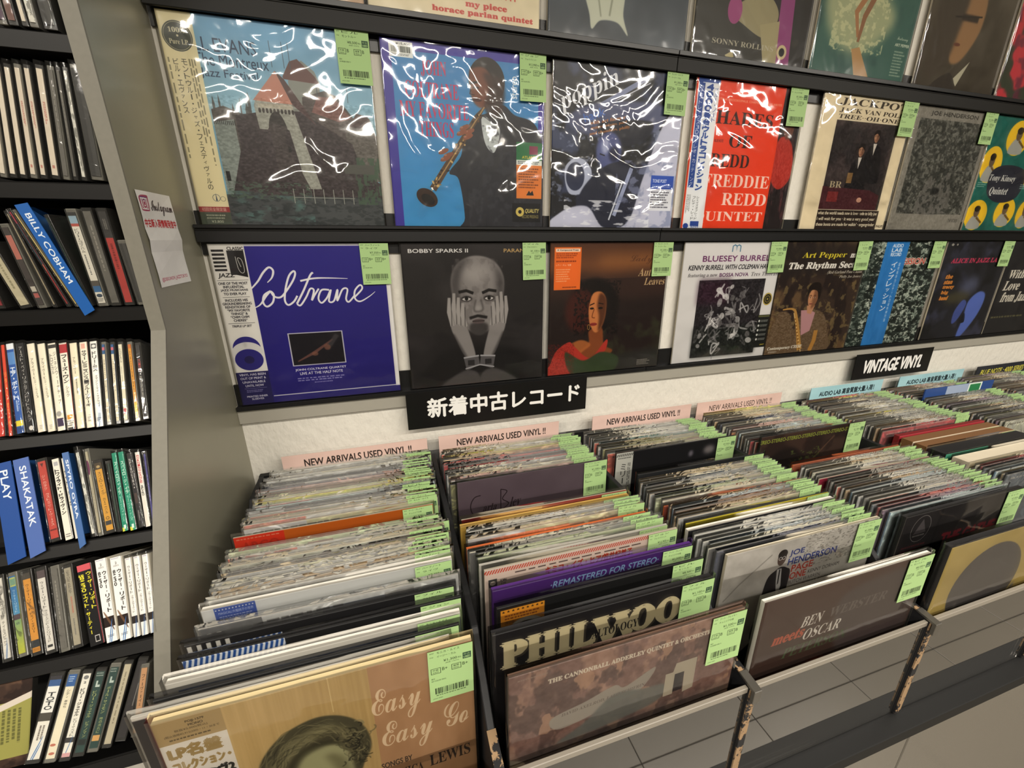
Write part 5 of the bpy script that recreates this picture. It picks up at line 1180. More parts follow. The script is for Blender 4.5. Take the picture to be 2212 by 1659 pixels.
LM(2, -.398, 'brown-topped record', lambda: hero(2, .752, -.398, cv_plain('#8a4030'), 'rust-brown record near the middle of the third bin', tagi=1, seed=73, edge=ORG))
LM(2, -.448, 'yellow-edged record', lambda: hero(2, .757, -.448, cv_plain('#dccc30'), 'bright yellow-edged record in the third bin', tagi=2, seed=74, edge=DKB))
LM(2, -.466, 'wide black record', lambda: hero(2, .748, -.466, cv_plain('#1e1e22'), 'plain black record in front of the bright yellow one', t=.0085, tagi=2, seed=75, edge=WHT))
LM(2, -.532, 'grey record with a suited man', lambda: hero(2, .764, -.532, cv_joe(), 'grey record with a thin man in a suit and blue and red lettering', dz=.001, tagi=0, tagx=.264, seed=76, t=.006))
LM(2, -.614, 'dark brown record at the front', lambda: hero(2, .7475, -.614, cv_ben(), 'dark brown record with white and orange italic lettering, frontmost in its bin', dz=-.001, t=.007, tagi=5, tagx=.266, seed=77, edge=WHT))
LM(3, -.270, 'dark record edged with green letters', lambda: hero(3, 1.09855, -.270, cv_stereo(), 'dark brown record with a border of small green capitals', dz=.026, tagi=3, tagx=.266, seed=81, edge=DKB))
LM(3, -.353, 'orange-spined record', lambda: hero(3, 1.0985, -.353, cv_plain('#b8684a'), 'record with an orange spine in front of the green-lettered one', tagi=3, seed=82, edge=ORG))
LM(3, -.411, 'crimson record', lambda: hero(3, 1.099, -.411, cv_plain('#a82c48'), 'crimson-topped record in the fourth bin', tagi=1, seed=83))
LM(3, -.548, 'black record with red capitals', lambda: hero(3, 1.116, -.548, cv_gath(), 'black record with large dark red capitals and a thin ring emblem', dz=.003, t=.009, tagi=2, tagx=.266, seed=84, edge=DKB))
LM(3, -.618, 'mustard yellow record', lambda: hero(3, 1.101, -.618, cv_yel(), 'mustard yellow record with a dark round shape at the right edge', dz=.001, t=.012, tagi=None, seed=85, edge=DKB))
LM(4, -.322, 'red box record', lambda: hero(4, 1.466, -.322, cv_redbox(), 'thick red record beside the brown boxed sets', t=.012, tagi=None, seed=86, film=False, edge=mat('card_edge_red', '#7c2024', .5, .3)))
BRN = mat('box_brown', '#7a5636', .6, .3)
LM(4, -.352, 'first brown boxed set', lambda: hero(4, 1.462, -.352, cv_plain('#c8b8a0'), 'brown boxed record set just in front of the thick red record', t=.024, tagi=3, seed=87, film=False, edge=BRN))
LM(4, -.379, 'second brown boxed set', lambda: hero(4, 1.462, -.379, cv_plain('#c0a888'), 'brown boxed record set next to the black box with a teal front', t=.024, tagi=2, seed=88, film=False, edge=BRN))
LM(4, -.416, 'black box with a teal front', lambda: hero(4, 1.460, -.416, cv_tealbox(), 'thick black boxed set with a teal front strip', t=.034, tagi=None, seed=89, film=True, edge=DKB))
LM(4, -.455, 'cream boxed set', lambda: hero(4, 1.462, -.455, cv_plain('#d8ccb0'), 'cream boxed set in front of the black box with teal', t=.030, tagi=4, seed=90, film=True))
LM(5, -.165, 'blue divider record', lambda: hero(5, 1.818, -.165, cv_bluetop(), 'raised blue record with a green label in the far bin', dz=.03, tagi=None, seed=91, film=False, edge=mat('card_edge_navy', '#26407c', .5, .3)))
LM(6, -.070, 'rearmost record', lambda: hero(6, 2.162, -.070, cv_plain('#8f8c86'), 'grey record nearest the black header card with yellow lettering', tagi=1, seed=92))
# runs of ordinary records: (bin, y from the back, y to the front)
RUNS = [(0, -.062, -.255), (0, -.312, -.407), (0, -.449, -.454), (1, -.078, -.222), (1, -.362, -.392), (1, -.414, -.437), (2, -.080, -.204), (2, -.312, -.391), (2, -.407, -.441), (2, -.480, -.522),
        (3, -.080, -.252), (3, -.366, -.403), (3, -.420, -.534), (4, -.085, -.300), (4, -.464, -.52), (5, -.075, -.152), (5, -.178, -.35), (6, -.082, -.215)]
rg = random.Random(11)
WARM = [0, 1, 2, 4, 8, 11, 17, 20, 22, 5, 10, 6, 7, 3, 21, 18, 19, 14, 23, 12, 9, 13, 15, 16]
WT = [11, 11, 9, 8, 10, 9, 8, 9, 4, 3, 3, 2, 4, 4, 3, 2, 2, 2, 3, 1, 2, 1, 1, 1]
SEEN = {}
for b, ya, yb in RUNS:
    y = ya
    while y >= yb - 1e-6:
        SEEN.setdefault(b, []).append(round(y, 4)); y -= rg.uniform(.0072, .0088)
NB = 0
for b in sorted(SEEN):
    lms = sorted(LANDMARK[b])          # front to back (most negative first)
    cnt = {}
    for y in sorted(SEEN[b]):          # from the front of the bin towards the back
        front = [l for l in lms if l[0] < y]
        if front:
            ref = front[-1]; cnt[ref] = cnt.get(ref, 0) + 1; where = ordinal(cnt[ref]) + ' behind the ' + ref[1]
        else:
            ref = 'f'; cnt[ref] = cnt.get(ref, 0) + 1; ref2 = lms[0]
            n = len([q for q in SEEN[b] if q < ref2[0]]) - cnt[ref] + 1
            where = ordinal(n) + ' in front of the ' + ref2[1]
        j = rg.choices(WARM, WT)[0]
        binword = ['', ', second bin', ', third bin', ', fourth bin', ', fifth bin', ', sixth bin', ', seventh bin'][b]
        lab = '%s-topped record, %s%s' % (JK[j][0], where, binword)
        bin_lp(b, x0[b] + rg.uniform(-.0065, .0065) , y, rg.choice((0, 0, 0, .001, .002, -.001, .003)) + rg.uniform(-.0006, .0006), j, lab, rz=.005 * math.sin(y * 45 + b) + rg.uniform(-.001, .001), lean=.009 * math.sin(y * 28 + b * 2), tg=rg.random() < .95, rg=rg)
        NB += 1
print('bin records', NB)
# ------------------------------------------------------------------ compact disc shelves left of the partition
T28 = math.atan(.535)
ROWS = {0: (-.194, 1.80, 0), 1: (-.194, 1.637, 0), 2: (-.194, 1.477, 0), 3: (-.258, 1.321, T28), 4: (-.326, 1.1925, T28), 5: (-.391, 1.0725, T28), 6: (-.452, .960, T28)}
CDS = [(0,-0.077,0.0004,-0.0903,0.0211,0.0133,'mag'),
       (0,-0.0678,0.0006,-0.07,0.0237,0.0137,'brown'),
       (0,-0.0568,0.001,-0.0546,0.0256,0.0069,'white'),
       (0,-0.0487,0.001,-0.0468,0.0266,0.0092,'silver'),
       (0,-0.0335,0.0001,-0.0341,0.0282,0.0151,'dgrey'),
       (1,-0.135,0.0012,-0.1134,0.1228,0.0087,'white'),
       (1,-0.1256,0.0015,-0.1036,0.1237,0.0079,'white'),
       (1,-0.116,0.0013,-0.0952,0.1241,0.0082,'white'),
       (1,-0.1061,0.0011,-0.0861,0.1245,0.0081,'white'),
       (1,-0.0959,0.0015,-0.0766,0.125,0.0081,'whitered'),
       (1,-0.0858,0.0013,-0.0677,0.1254,0.008,'whitered'),
       (1,-0.0737,0.0012,-0.0556,0.1261,0.0097,'whitered'),
       (1,-0.0631,0.001,-0.045,0.1261,0.0082,'grey'),
       (1,-0.0536,0.0008,-0.0379,0.1263,0.0059,'grey'),
       (1,-0.0445,0.0006,-0.0309,0.1265,0.0067,'silver'),
       (1,-0.0305,0.0016,-0.0187,0.1366,0.0149,'dgrey'),
       (2,-0.1764,0.0014,-0.1805,0.0821,0.0106,'redsp'),
       (2,-0.1494,-0.0023,-0.1656,0.082,0.0141,'cream'),
       (2,-0.1328,-0.0031,-0.1424,0.1043,0.0133,'darkpink'),
       (2,-0.1185,-0.0038,-0.135,0.1197,0.0082,'creamthin'),
       (2,-0.1037,-0.0058,-0.1323,0.1198,0.0084,'tealred'),
       (2,-0.0941,-0.0075,-0.1282,0.1187,0.005,'yellow'),
       (2,-0.0805,-0.0095,-0.115,0.1315,0.0151,'divblue'),
       (2,-0.0791,-0.0031,-0.0961,0.1158,0.0123,'dgreen'),
       (2,-0.0655,-0.0005,-0.0692,0.1263,0.0129,'jbilly'),
       (2,-0.0504,-0.0032,-0.0522,0.1277,0.0129,'grey'),
       (2,-0.0345,-0.0026,-0.036,0.1291,0.013,'darkred'),
       (2,-0.02,-0.0006,-0.0236,0.0873,0.0115,'dgrey'),
       (3,-0.1835,0.0006,-0.1951,0.1243,0.0109,'red'),
       (3,-0.1732,0.0005,-0.188,0.125,0.0052,'orred'),
       (3,-0.1628,0.0022,-0.1814,0.1258,0.0114,'blue'),
       (3,-0.1515,0.002,-0.1702,0.1257,0.0103,'blackj'),
       (3,-0.1408,0.0012,-0.159,0.1242,0.0106,'wh'),
       (3,-0.1303,0.0005,-0.1475,0.1234,0.0105,'wh'),
       (3,-0.1196,0.0004,-0.1357,0.1232,0.0111,'wh2'),
       (3,-0.1091,0.0003,-0.1232,0.123,0.011,'fuse'),
       (3,-0.0987,0.0009,-0.1113,0.1221,0.0103,'wh3'),
       (3,-0.088,0.0008,-0.0998,0.1226,0.0109,'summer'),
       (3,-0.0777,0.0008,-0.088,0.1231,0.0102,'dream'),
       (3,-0.0678,0.0021,-0.0768,0.1223,0.0066,'creamblue'),
       (3,-0.0573,0.0021,-0.0665,0.1216,0.0067,'creamblue'),
       (3,-0.048,0.0023,-0.057,0.121,0.0078,'cream3'),
       (3,-0.0348,0.0033,-0.0466,0.1202,0.0071,'amber'),
       (3,-0.0253,0.0048,-0.0367,0.1181,0.0085,'black3'),
       (4,-0.1588,-0.015,-0.184,0.1214,0.0209,'divblue2'),
       (4,-0.1381,-0.0118,-0.1643,0.1186,0.018,'divblue3'),
       (4,-0.1238,0.0014,-0.145,0.111,0.013,'redcd'),
       (4,-0.1099,0.0016,-0.1296,0.1082,0.0095,'whitej'),
       (4,-0.1016,0.0018,-0.1215,0.1082,0.0059,'whitej2'),
       (4,-0.0922,-0.0105,-0.1173,0.1181,0.0074,'divblue4'),
       (4,-0.0836,-0.004,-0.1075,0.1136,0.0065,'silver'),
       (4,-0.0767,-0.0023,-0.0967,0.1152,0.0063,'creammag'),
       (4,-0.0654,0.0009,-0.0841,0.1003,0.0124,'yell'),
       (4,-0.056,0.0015,-0.0715,0.0985,0.0054,'dgreen'),
       (4,-0.0494,0.0015,-0.0646,0.1076,0.0072,'teal'),
       (4,-0.0404,0.001,-0.0573,0.1078,0.0081,'teal'),
       (4,-0.0315,0.003,-0.0481,0.1053,0.0084,'blackspy'),
       (4,-0.0236,0.0028,-0.038,0.1051,0.0069,'warn'),
       (4,-0.0171,0.0028,-0.0297,0.1059,0.0053,'purple'),
       (5,-0.1667,0.0052,-0.1822,0.1087,0.0107,'whitej3'),
       (5,-0.1527,0.0073,-0.1695,0.1088,0.011,'bluegreen'),
       (5,-0.1386,0.0053,-0.1559,0.1093,0.0123,'orange5'),
       (5,-0.1247,0.0039,-0.1412,0.1096,0.0127,'white5'),
       (5,-0.1116,0.0027,-0.1274,0.1084,0.011,'grey'),
       (5,-0.0983,0.0037,-0.1137,0.1073,0.0114,'cream5'),
       (5,-0.0784,0.002,-0.097,0.1027,0.0181,'black830'),
       (5,-0.0627,0.0025,-0.0785,0.1065,0.0147,'w830'),
       (5,-0.0485,0.0018,-0.0618,0.106,0.0152,'w830'),
       (5,-0.0363,0.0027,-0.0482,0.1027,0.0086,'wsony'),
       (5,-0.0275,0.0028,-0.0385,0.1031,0.0089,'wsony'),
       (5,-0.0184,0.0035,-0.029,0.1036,0.0087,'wsony'),
       (6,-0.1403,0.0098,-0.1151,0.1074,0.0161,'toto'),
       (6,-0.1242,0.0062,-0.0987,0.1052,0.0129,'cream6'),
       (6,-0.1095,0.0037,-0.0846,0.1026,0.0122,'billy6'),
       (6,-0.0961,0.0045,-0.0706,0.1011,0.0126,'dgreenj'),
       (6,-0.0824,0.0049,-0.0559,0.1021,0.0125,'dgreenj2'),
       (6,-0.0681,0.0056,-0.042,0.1024,0.011,'cream7'),
       (6,-0.054,0.0086,-0.0268,0.1018,0.0124,'black6'),
       (6,-0.0383,0.0101,-0.0136,0.0951,0.0103,'peach')]
shelf = tag(empty('disc_shelf', (0, 0, 0)), 'black shelf unit of discs on the left of the grey partition', 'shelf')
SB = mat('shelf_black', '#0c0b0a', .6, .25, noise=.1, nscale=20)
def frame(r):
    y0, z0, th = ROWS[r]
    return y0, z0, th
for r, (y0, z0, th) in ROWS.items():
    # the board lies below the discs, square to the row's front; local y runs into the unit, local z up the row
    b = link('shelf_board', box_mesh('shelf_board', -.62, -.0185, .0025, .168, -.0165 if r > 2 else -.021, -.0015, SB, .001), shelf, (0, y0, z0), (-th, 0, 0))
    link('front_lip', box_mesh('front_lip', -.62, -.0185, .0008, .0024, -.0175 if r > 2 else -.0215, -.003, mat('lip_satin', '#141312', .45, .35), .0004), b)
link('back_panel', prism_x('back_panel', [(-.022, 2.0), (-.018, 2.0), (-.018, 1.38), (-.30, .86), (-.304, .865), (-.022, 1.40)], -.62, -.0185, SB), shelf)
link('side_panel', prism_x('side_panel', [(-.018, 2.0), (-.194, 2.0), (-.194, 1.44), (-.50, .87), (-.30, .86), (-.018, 1.38)], -.64, -.6205, SB), shelf)
# spine prints
CH, CW = 400, 44
def spine(k, seed=0):
    c = Print(CW, CH, '#e4ded0')
    def full(col): c.a[:] = rgb(col)
    BS = lambda y: c.ell(.5, y, .32, .018, '#2f66a8', rot=-.5)
    if k == 'mag': full('#5c4a58')
    elif k == 'brown': full('#6a4844'); c.grad(0, 0, 1, 1, '#6a4844', '#7a5a50')
    elif k == 'white': full('#e2d8c6')
    elif k == 'silver': full('#8f8e86'); c.blotch('#e8e6da', .5, .05, 3, 5, .9, cy=24)
    elif k == 'dgrey': full('#3c3b38'); c.rect(.5, 0, 1, 1, '#4a4946')
    elif k == 'whitered': full('#ddd2c0'); c.micro(.3, .3, .4, .25, 2, '#b0554a', .8, seed, True); c.rect(.3, .9, .7, .93, '#b0554a', .6)
    elif k == 'grey': full('#6e6b64'); c.micro(.35, .15, .3, .6, 1, '#a8a498', .7, seed, True)
    elif k == 'redsp': full('#a03a40')
    elif k == 'cream': full('#cfc6a8'); c.micro(.3, .3, .4, .5, 1, '#8a8468', .7, seed, True)
    elif k == 'darkpink': full('#4a4340'); c.rect(0, .1, 1, .4, '#c47a6c'); c.rect(.1, .75, .9, .82, '#c9c2b4'); c.rect(.1, .84, .9, .9, '#c06a64')
    elif k == 'creamthin': full('#b5a88c'); c.micro(.3, .1, .4, .8, 1, '#6a6250', .7, seed, True)
    elif k == 'tealred': full('#234c56'); c.rect(0, 0, 1, .12, '#b8485a'); c.rect(0, .6, 1, 1, '#a8342e'); c.rect(0, .55, 1, .62, '#c46a50')
    elif k == 'yellow': full('#e6cf84')
    elif k == 'divblue': full('#1f5498'); c.a[:] = rgb('#1f5498'); c.vword = 1
    elif k == 'dgreen': full('#23352c'); c.micro(.3, .1, .4, .8, 1, '#5a7a60', .6, seed, True)
    elif k == 'jbilly': full('#e4dfd2'); c.rect(.0, .0, 1, .04, '#3a3a38'); c.rect(0, .04, 1, .12, '#9ab4c4'); c.rect(0, .12, 1, .15, '#b85a50'); c.vtext('ビリー・コブハム', .18, .17, .5, .26, '#2c2a28'); c.micro(.3, .45, .3, .25, 1, '#555', .7, seed, True); c.rect(0, .74, 1, .8, '#5c564e'); c.rect(0, .8, 1, .87, '#3c6a98'); c.ell(.5, .91, .38, .02, '#3c4a5a'); c.micro(.1, .94, .8, .04, 3, '#333')
    elif k == 'darkred': full('#3a3836'); c.micro(.3, .08, .4, .12, 2, '#a8a498', .7, seed, True); c.rect(0, .28, 1, 1, '#b5403a'); c.micro(.25, .34, .5, .3, 1, '#7a2420', .9, seed, True)
    elif k == 'red': full('#c43a2c')
    elif k == 'orred': full('#d8482c'); c.vtext('リターン・オブ・ザ', .1, .3, .8, .6, '#e8c050')
    elif k == 'blue': full('#2a5aa4'); c.rect(0, 0, 1, .07, '#e2e6ea'); c.rect(0, .1, 1, .24, '#5a8cc4'); c.vtext('エア・ポケット', .1, .27, .8, .36, '#eef2f6', bold=.02); c.micro(.3, .64, .4, .14, 1, '#dfe6f0', .8, seed, True); c.rect(0, .86, 1, .92, '#e0d040'); c.rect(.1, .93, .9, .99, '#2a4a84')
    elif k == 'blackj': full('#1c1b1d'); c.vtext('アースト・ペイ・リズムアンドリトルヘルプ', .2, .04, .5, .84, '#dcd8d0'); c.ell(.5, .95, .28, .025, '#dcd8d0')
    elif k == 'wh': full('#e9e2cf'); c.vtext('アライヴー', .25, .17, .38, .2, '#4a4640'); c.vtext('［シティ・ライフ］', .32, .38, .32, .24, '#5a564e'); c.micro(.3, .92, .4, .05, 3, '#888')
    elif k == 'wh2': full('#ece6d6'); c.rect(.05, .02, .95, .06, '#3c3a38'); c.vtext('ジェネシウィーナチップ', .5, .1, .4, .6, '#3a3834'); c.vtext('トロピカル', .1, .12, .36, .24, '#3a3834'); c.rect(.1, .86, .85, .95, '#3a2a4c'); c.ell(.4, .81, .3, .03, '#777', .6)
    elif k == 'fuse': full('#efe9da'); c.rect(0, .02, 1, .12, '#b02c34'); c.text('JAZZ', .1, .0, .8, .015, '#444'); c.vtext('フューズ・ワン', .12, .14, .76, .33, '#23211f', bold=.02); c.vtext('シルク', .3, .5, .45, .13, '#33312e'); c.rect(.15, .83, .8, .88, '#d89a30'); c.micro(.1, .89, .8, .07, 3, '#333'); c.rect(.1, .97, .9, 1, '#333')
    elif k == 'wh3': full('#e8e0c8'); c.vtext('アライヴー', .25, .17, .38, .2, '#5a564e'); c.micro(.35, .4, .3, .25, 1, '#6a665c', .8, seed, True)
    elif k == 'summer': full('#ece6d4'); c.rect(.2, .02, .7, .08, '#d88878', .6); c.vtext('サマーレミニスンス|フルーツケーキ', .15, .1, .7, .66, '#2a2826', bold=.01); c.text('VICJ', .35, .85, .3, .012, '#444'); c.micro(.25, .87, .5, .06, 3, '#555')
    elif k == 'dream': full('#eeece6'); c.rect(.15, .03, .85, .09, '#5a5a5a'); c.ell(.5, .06, .26, .018, '#e6e6e0'); c.vtext('ドリームス', .15, .12, .66, .24, '#262422', bold=.01); c.vtext('イマジン・マイ・サプライズ', .35, .4, .4, .38, '#33312e'); BS(.86); BS(.96); c.micro(.2, .89, .6, .04, 2, '#345')
    elif k == 'creamblue': full('#e2d8bc'); c.rect(0, 0, 1, .13, '#2f5c8c'); c.rect(0, .04, 1, .08, '#c86a78'); c.vtext('スタッフ・フューズワン', .2, .2, .55, .42, '#4a4438'); c.vtext('スタッフ', .2, .8, .5, .16, '#4a4438')
    elif k == 'cream3': full('#e0dac2'); c.vtext('トロピカル', .15, .05, .6, .2, '#3a3834'); c.micro(.3, .3, .3, .25, 1, '#888', .7, seed, True); c.rect(.1, .85, .8, .92, '#c46068')
    elif k == 'amber': full('#d89a30'); c.rect(0, .8, 1, 1, '#ddc444'); c.rect(0, 0, 1, .06, '#c8702c'); c.micro(.3, .1, .4, .6, 1, '#5a3c10', .7, seed, True)
    elif k == 'black3': full('#33302f'); c.vtext('QUINCY', .2, .2, .6, .18, '#c04c44', 'b'); c.ell(.5, .41, .14, .012, '#eee'); c.vtext('BESTOFSELECTION', .25, .44, .5, .4, '#a8a498', 'b')
    elif k in ('divblue2', 'divblue3', 'divblue4'): full({'divblue2': '#1d4890', 'divblue3': '#3f5fa0', 'divblue4': '#2c5690'}[k])
    elif k == 'redcd': full('#c8483c'); c.poly([(.3, .03), (.7, .03), (.5, .08)], '#5a2020'); c.vtext('ジャカタク', .2, .18, .5, .2, '#f0d8c8'); c.vtext('ラストミニット・ヴィーナス', .3, .42, .5, .42, '#f0d8c8'); c.rect(.1, .88, .9, .9, '#7a2420')
    elif k == 'whitej': full('#e4dfd0'); c.rect(.2, .04, .8, .09, '#aaa'); c.vtext('トワイライト・ドライヴィン', .12, .13, .72, .56, '#262422', bold=.02); c.micro(.2, .92, .7, .05, 2, '#444')
    elif k == 'whitej2': full('#e2ddd0'); c.vtext('ナイト・バーズ', .15, .15, .7, .45, '#262422', bold=.02)
    elif k == 'creammag': full('#b9b096'); c.ell(.3, .2, .6, .09, '#6a2450'); c.micro(.3, .45, .4, .4, 1, '#777', .7, seed, True)
    elif k == 'yell': full('#d9a23c'); c.rect(0, 0, 1, .1, '#4a3c28'); c.ell(.5, .06, .25, .02, '#b8a070'); c.vtext('スパイロ・ジャイラ', .25, .14, .5, .34, '#3a2c14'); c.vtext('カーニバル', .3, .52, .42, .24, '#3a2c14'); c.ring(.5, .82, .2, .018, .06, '#3a2c14'); c.rect(.1, .86, .9, .92, '#3c3c3c')
    elif k == 'teal': full('#108a6c'); c.rect(0, .95, .5, 1, '#d8d848'); c.vtext('スパイロ・ジャイラ' if seed % 2 else 'スパイロジャイラ', .2, .12, .6, .42, '#e4f0e4', bold=.01); c.vtext('モーニング・ダンス', .25, .56, .5, .32, '#d0e8dc'); c.rect(.35, .92, .75, .97, '#d8e8e0')
    elif k == 'blackspy': full('#232023'); c.vtext('SPYROGYRA', .2, .04, .6, .4, '#d8d4cc', 'sf'); c.ell(.5, .47, .12, .01, '#d8d4cc'); c.rect(.2, .55, .8, .7, '#4a3a34'); c.micro(.3, .8, .4, .15, 1, '#b8b4ac', .8, seed, True)
    elif k == 'warn': full('#dedad0'); c.vtext('MORNING', .2, .04, .6, .22, '#b8383c', 'b'); c.vtext('DANCE', .2, .27, .6, .15, '#b8383c', 'b'); c.vtext('SPYRO', .2, .45, .6, .14, '#33302e', 'b')
    elif k == 'purple': full('#4a468c'); c.vtext('WYNDERA', .2, .3, .6, .4, '#c8c4dc')
    elif k == 'whitej3': full('#e4e0d6'); c.vtext('ウェザー・リポート', .2, .1, .6, .4, '#2a2826'); c.vtext('テイルスピニン', .25, .54, .5, .3, '#3a3834'); BS(.9); BS(.97)
    elif k == 'bluegreen': full('#3a78b0'); c.grad(0, 0, 1, .55, '#2f6aa8', '#5a9cc0'); c.rect(.1, .02, .9, .14, '#b8c070'); c.rect(.16, .04, .84, .12, '#7aa088'); c.vtext('ウェザー・リポート', .3, .18, .4, .3, '#d8e4ec'); c.rect(0, .5, 1, .57, '#5a4a50'); c.grad(0, .57, 1, 1, '#8aac78', '#c0c040'); c.text('8:30', .3, .6, .4, .03, '#234')
    elif k == 'orange5': full('#d9983c'); c.rect(0, 0, 1, .08, '#4a443c'); c.vtext('ウェザー・リポート', .25, .14, .45, .34, '#3a2a14'); c.vtext('ドミノ・セオリー', .3, .5, .42, .26, '#3a2a14'); c.rect(0, .85, 1, .94, '#2f3438'); c.rect(.1, .95, .9, .99, '#b87c2c')
    elif k == 'white5': full('#e0dcd4'); c.rect(0, 0, 1, .1, '#5a4e50'); c.vtext('ウェザー・リポート', .25, .14, .45, .34, '#2a2826'); c.vtext('ライヴ・アンド・アンリリースド', .3, .5, .42, .4, '#3a3834'); c.rect(.2, .93, .8, .96, '#333')
    elif k == 'cream5': full('#a8a08c'); c.vtext('WEATHER', .3, .03, .45, .16, '#5a564c'); c.vtext('REPORT', .3, .2, .45, .14, '#5a564c'); c.micro(.35, .38, .4, .25, 1, '#b8705c', .8, seed, True); c.micro(.35, .66, .3, .25, 1, '#666', .7, seed, True)
    elif k == 'black830': full('#181718'); c.rect(0, .0, 1, .08, '#c8545c'); c.vtext('ウェザー・リポート', .56, .1, .4, .46, '#e4d838', bold=.012); c.text('8:30', .06, .12, .34, .03, '#e4d838', 'b'); c.vtext('8:30', .08, .14, .36, .2, '#e4d838', 'b'); c.vtext('エイト・サーティー', .1, .36, .36, .5, '#e4d838', bold=.012); c.rect(.45, .88, .8, .96, '#b8b4b0'); c.rect(.5, .89, .75, .95, '#181718')
    elif k == 'w830': full('#e8e6e2'); c.micro(.1, .01, .7, .02, 1, '#88a'); c.text('2', .4, .06, .16, .03, '#2a2826'); c.text('DISCS', .25, .1, .45, .016, '#444'); c.vtext('8:30', .12, .15, .26, .2, '#222', 'b'); c.vtext('ウェザー・リポート', .48, .15, .4, .5, '#1e1c1c', bold=.012); c.rect(0, .70, 1, .82, '#241a16'); c.ell(.5, .75, .4, .03, '#6a4a30', .8, rot=.3); BS(.88); BS(.965); c.micro(.2, .91, .6, .03, 2, '#345')
    elif k == 'wsony': full('#e6e4e0'); c.micro(.2, .01, .6, .02, 1, '#88a'); c.vtext('ウェザー・リポート', .25, .1, .5, .36, '#2a2826'); c.vtext('ブラックマーケット', .32, .48, .42, .22, '#3a3834'); c.rect(0, .74, 1, .83, '#241a16'); BS(.88); BS(.96)
    elif k == 'toto': full('#4a443c'); c.rect(0, 0, 1, .08, '#2c2a30'); c.rect(0, .05, 1, .15, '#35588c'); c.rect(0, .13, 1, .45, '#e4e2dc'); c.vtext('TOTO', .15, .2, .7, .22, '#2a2c30', 'b'); c.rect(0, .55, 1, 1, '#e0dcd2'); c.micro(.25, .6, .5, .22, 2, '#5a504a', .8, seed, True); BS(.88); BS(.96)
    elif k == 'cream6': full('#e2dac2'); c.rect(0, 0, 1, .15, '#2f5c98'); c.micro(.2, .02, .6, .08, 3, '#dfe6f0'); c.vtext('シティ', .25, .18, .45, .12, '#2a2826'); c.vtext('春待ち', .3, .31, .4, .1, '#3a3834'); c.ell(.4, .84, .3, .016, '#b8705c'); c.ell(.5, .94, .3, .016, '#b8705c')
    elif k == 'billy6': full('#e2dfd4'); c.ell(.5, .05, .3, .025, '#777'); c.text('2', .35, .1, .3, .025, '#333', 'b'); c.vtext('ビリー・ジョエル', .2, .18, .55, .34, '#2a2826', bold=.01); c.vtext('ビリーザベスト', .3, .54, .42, .22, '#3a3834'); c.rect(0, .77, 1, .83, '#3a3836'); BS(.9); c.rect(0, .95, 1, 1, '#cfa0a0')
    elif k in ('dgreenj', 'dgreenj2'): full('#24413c'); c.micro(.1, .01, .8, .06, 2, '#b8b8ae', .8, seed); c.poly([(.3, .12), (.5, .12), (.5, .17), (.8, .17), (.8, .2), (.3, .2)], '#b8c4bc'); c.vtext('ビリー・ジョエル' if k == 'dgreenj' else 'ポール・サイモン', .2, .24, .5, .34, '#c9c878'); c.vtext('ピアノマン' if k == 'dgreenj' else '時の流れに', .3, .62, .42, .2, '#c9c878'); c.rect(.1, .84, .9, .91, '#d0a060' if k == 'dgreenj2' else '#16201e')
    elif k == 'cream7': full('#b9b098'); c.micro(.35, .1, .3, .8, 1, '#77705c', .7, seed, True)
    elif k == 'black6': full('#2a2627'); c.rect(.7, .3, .8, .6, '#a8a49c', .7)
    elif k == 'peach': full('#c09268'); c.vtext('ファーヴァーイェ', .2, .1, .6, .5, '#33281c')
    return c
cells = [spine(c[6], i) for i, c in enumerate(CDS)]
NC = len(cells)
SP_M = print_mat('disc_spine_print', sheet(cells, 'disc_spine_print'), .45, .3)
CASE = mat('case_smoke', '#2f2e2c', .16, .6, noise=.1, nscale=30); CASEC = mat('case_clear_grey', '#74726a', .14, .6)
CARDW = mat('obi_card', '#d9d3c4', .6, .3)
WORDS = {'divblue': 'BILLY COBHAM', 'divblue2': 'PLAY', 'divblue3': 'SHAKATAK', 'divblue4': 'SPYRO GYRA'}
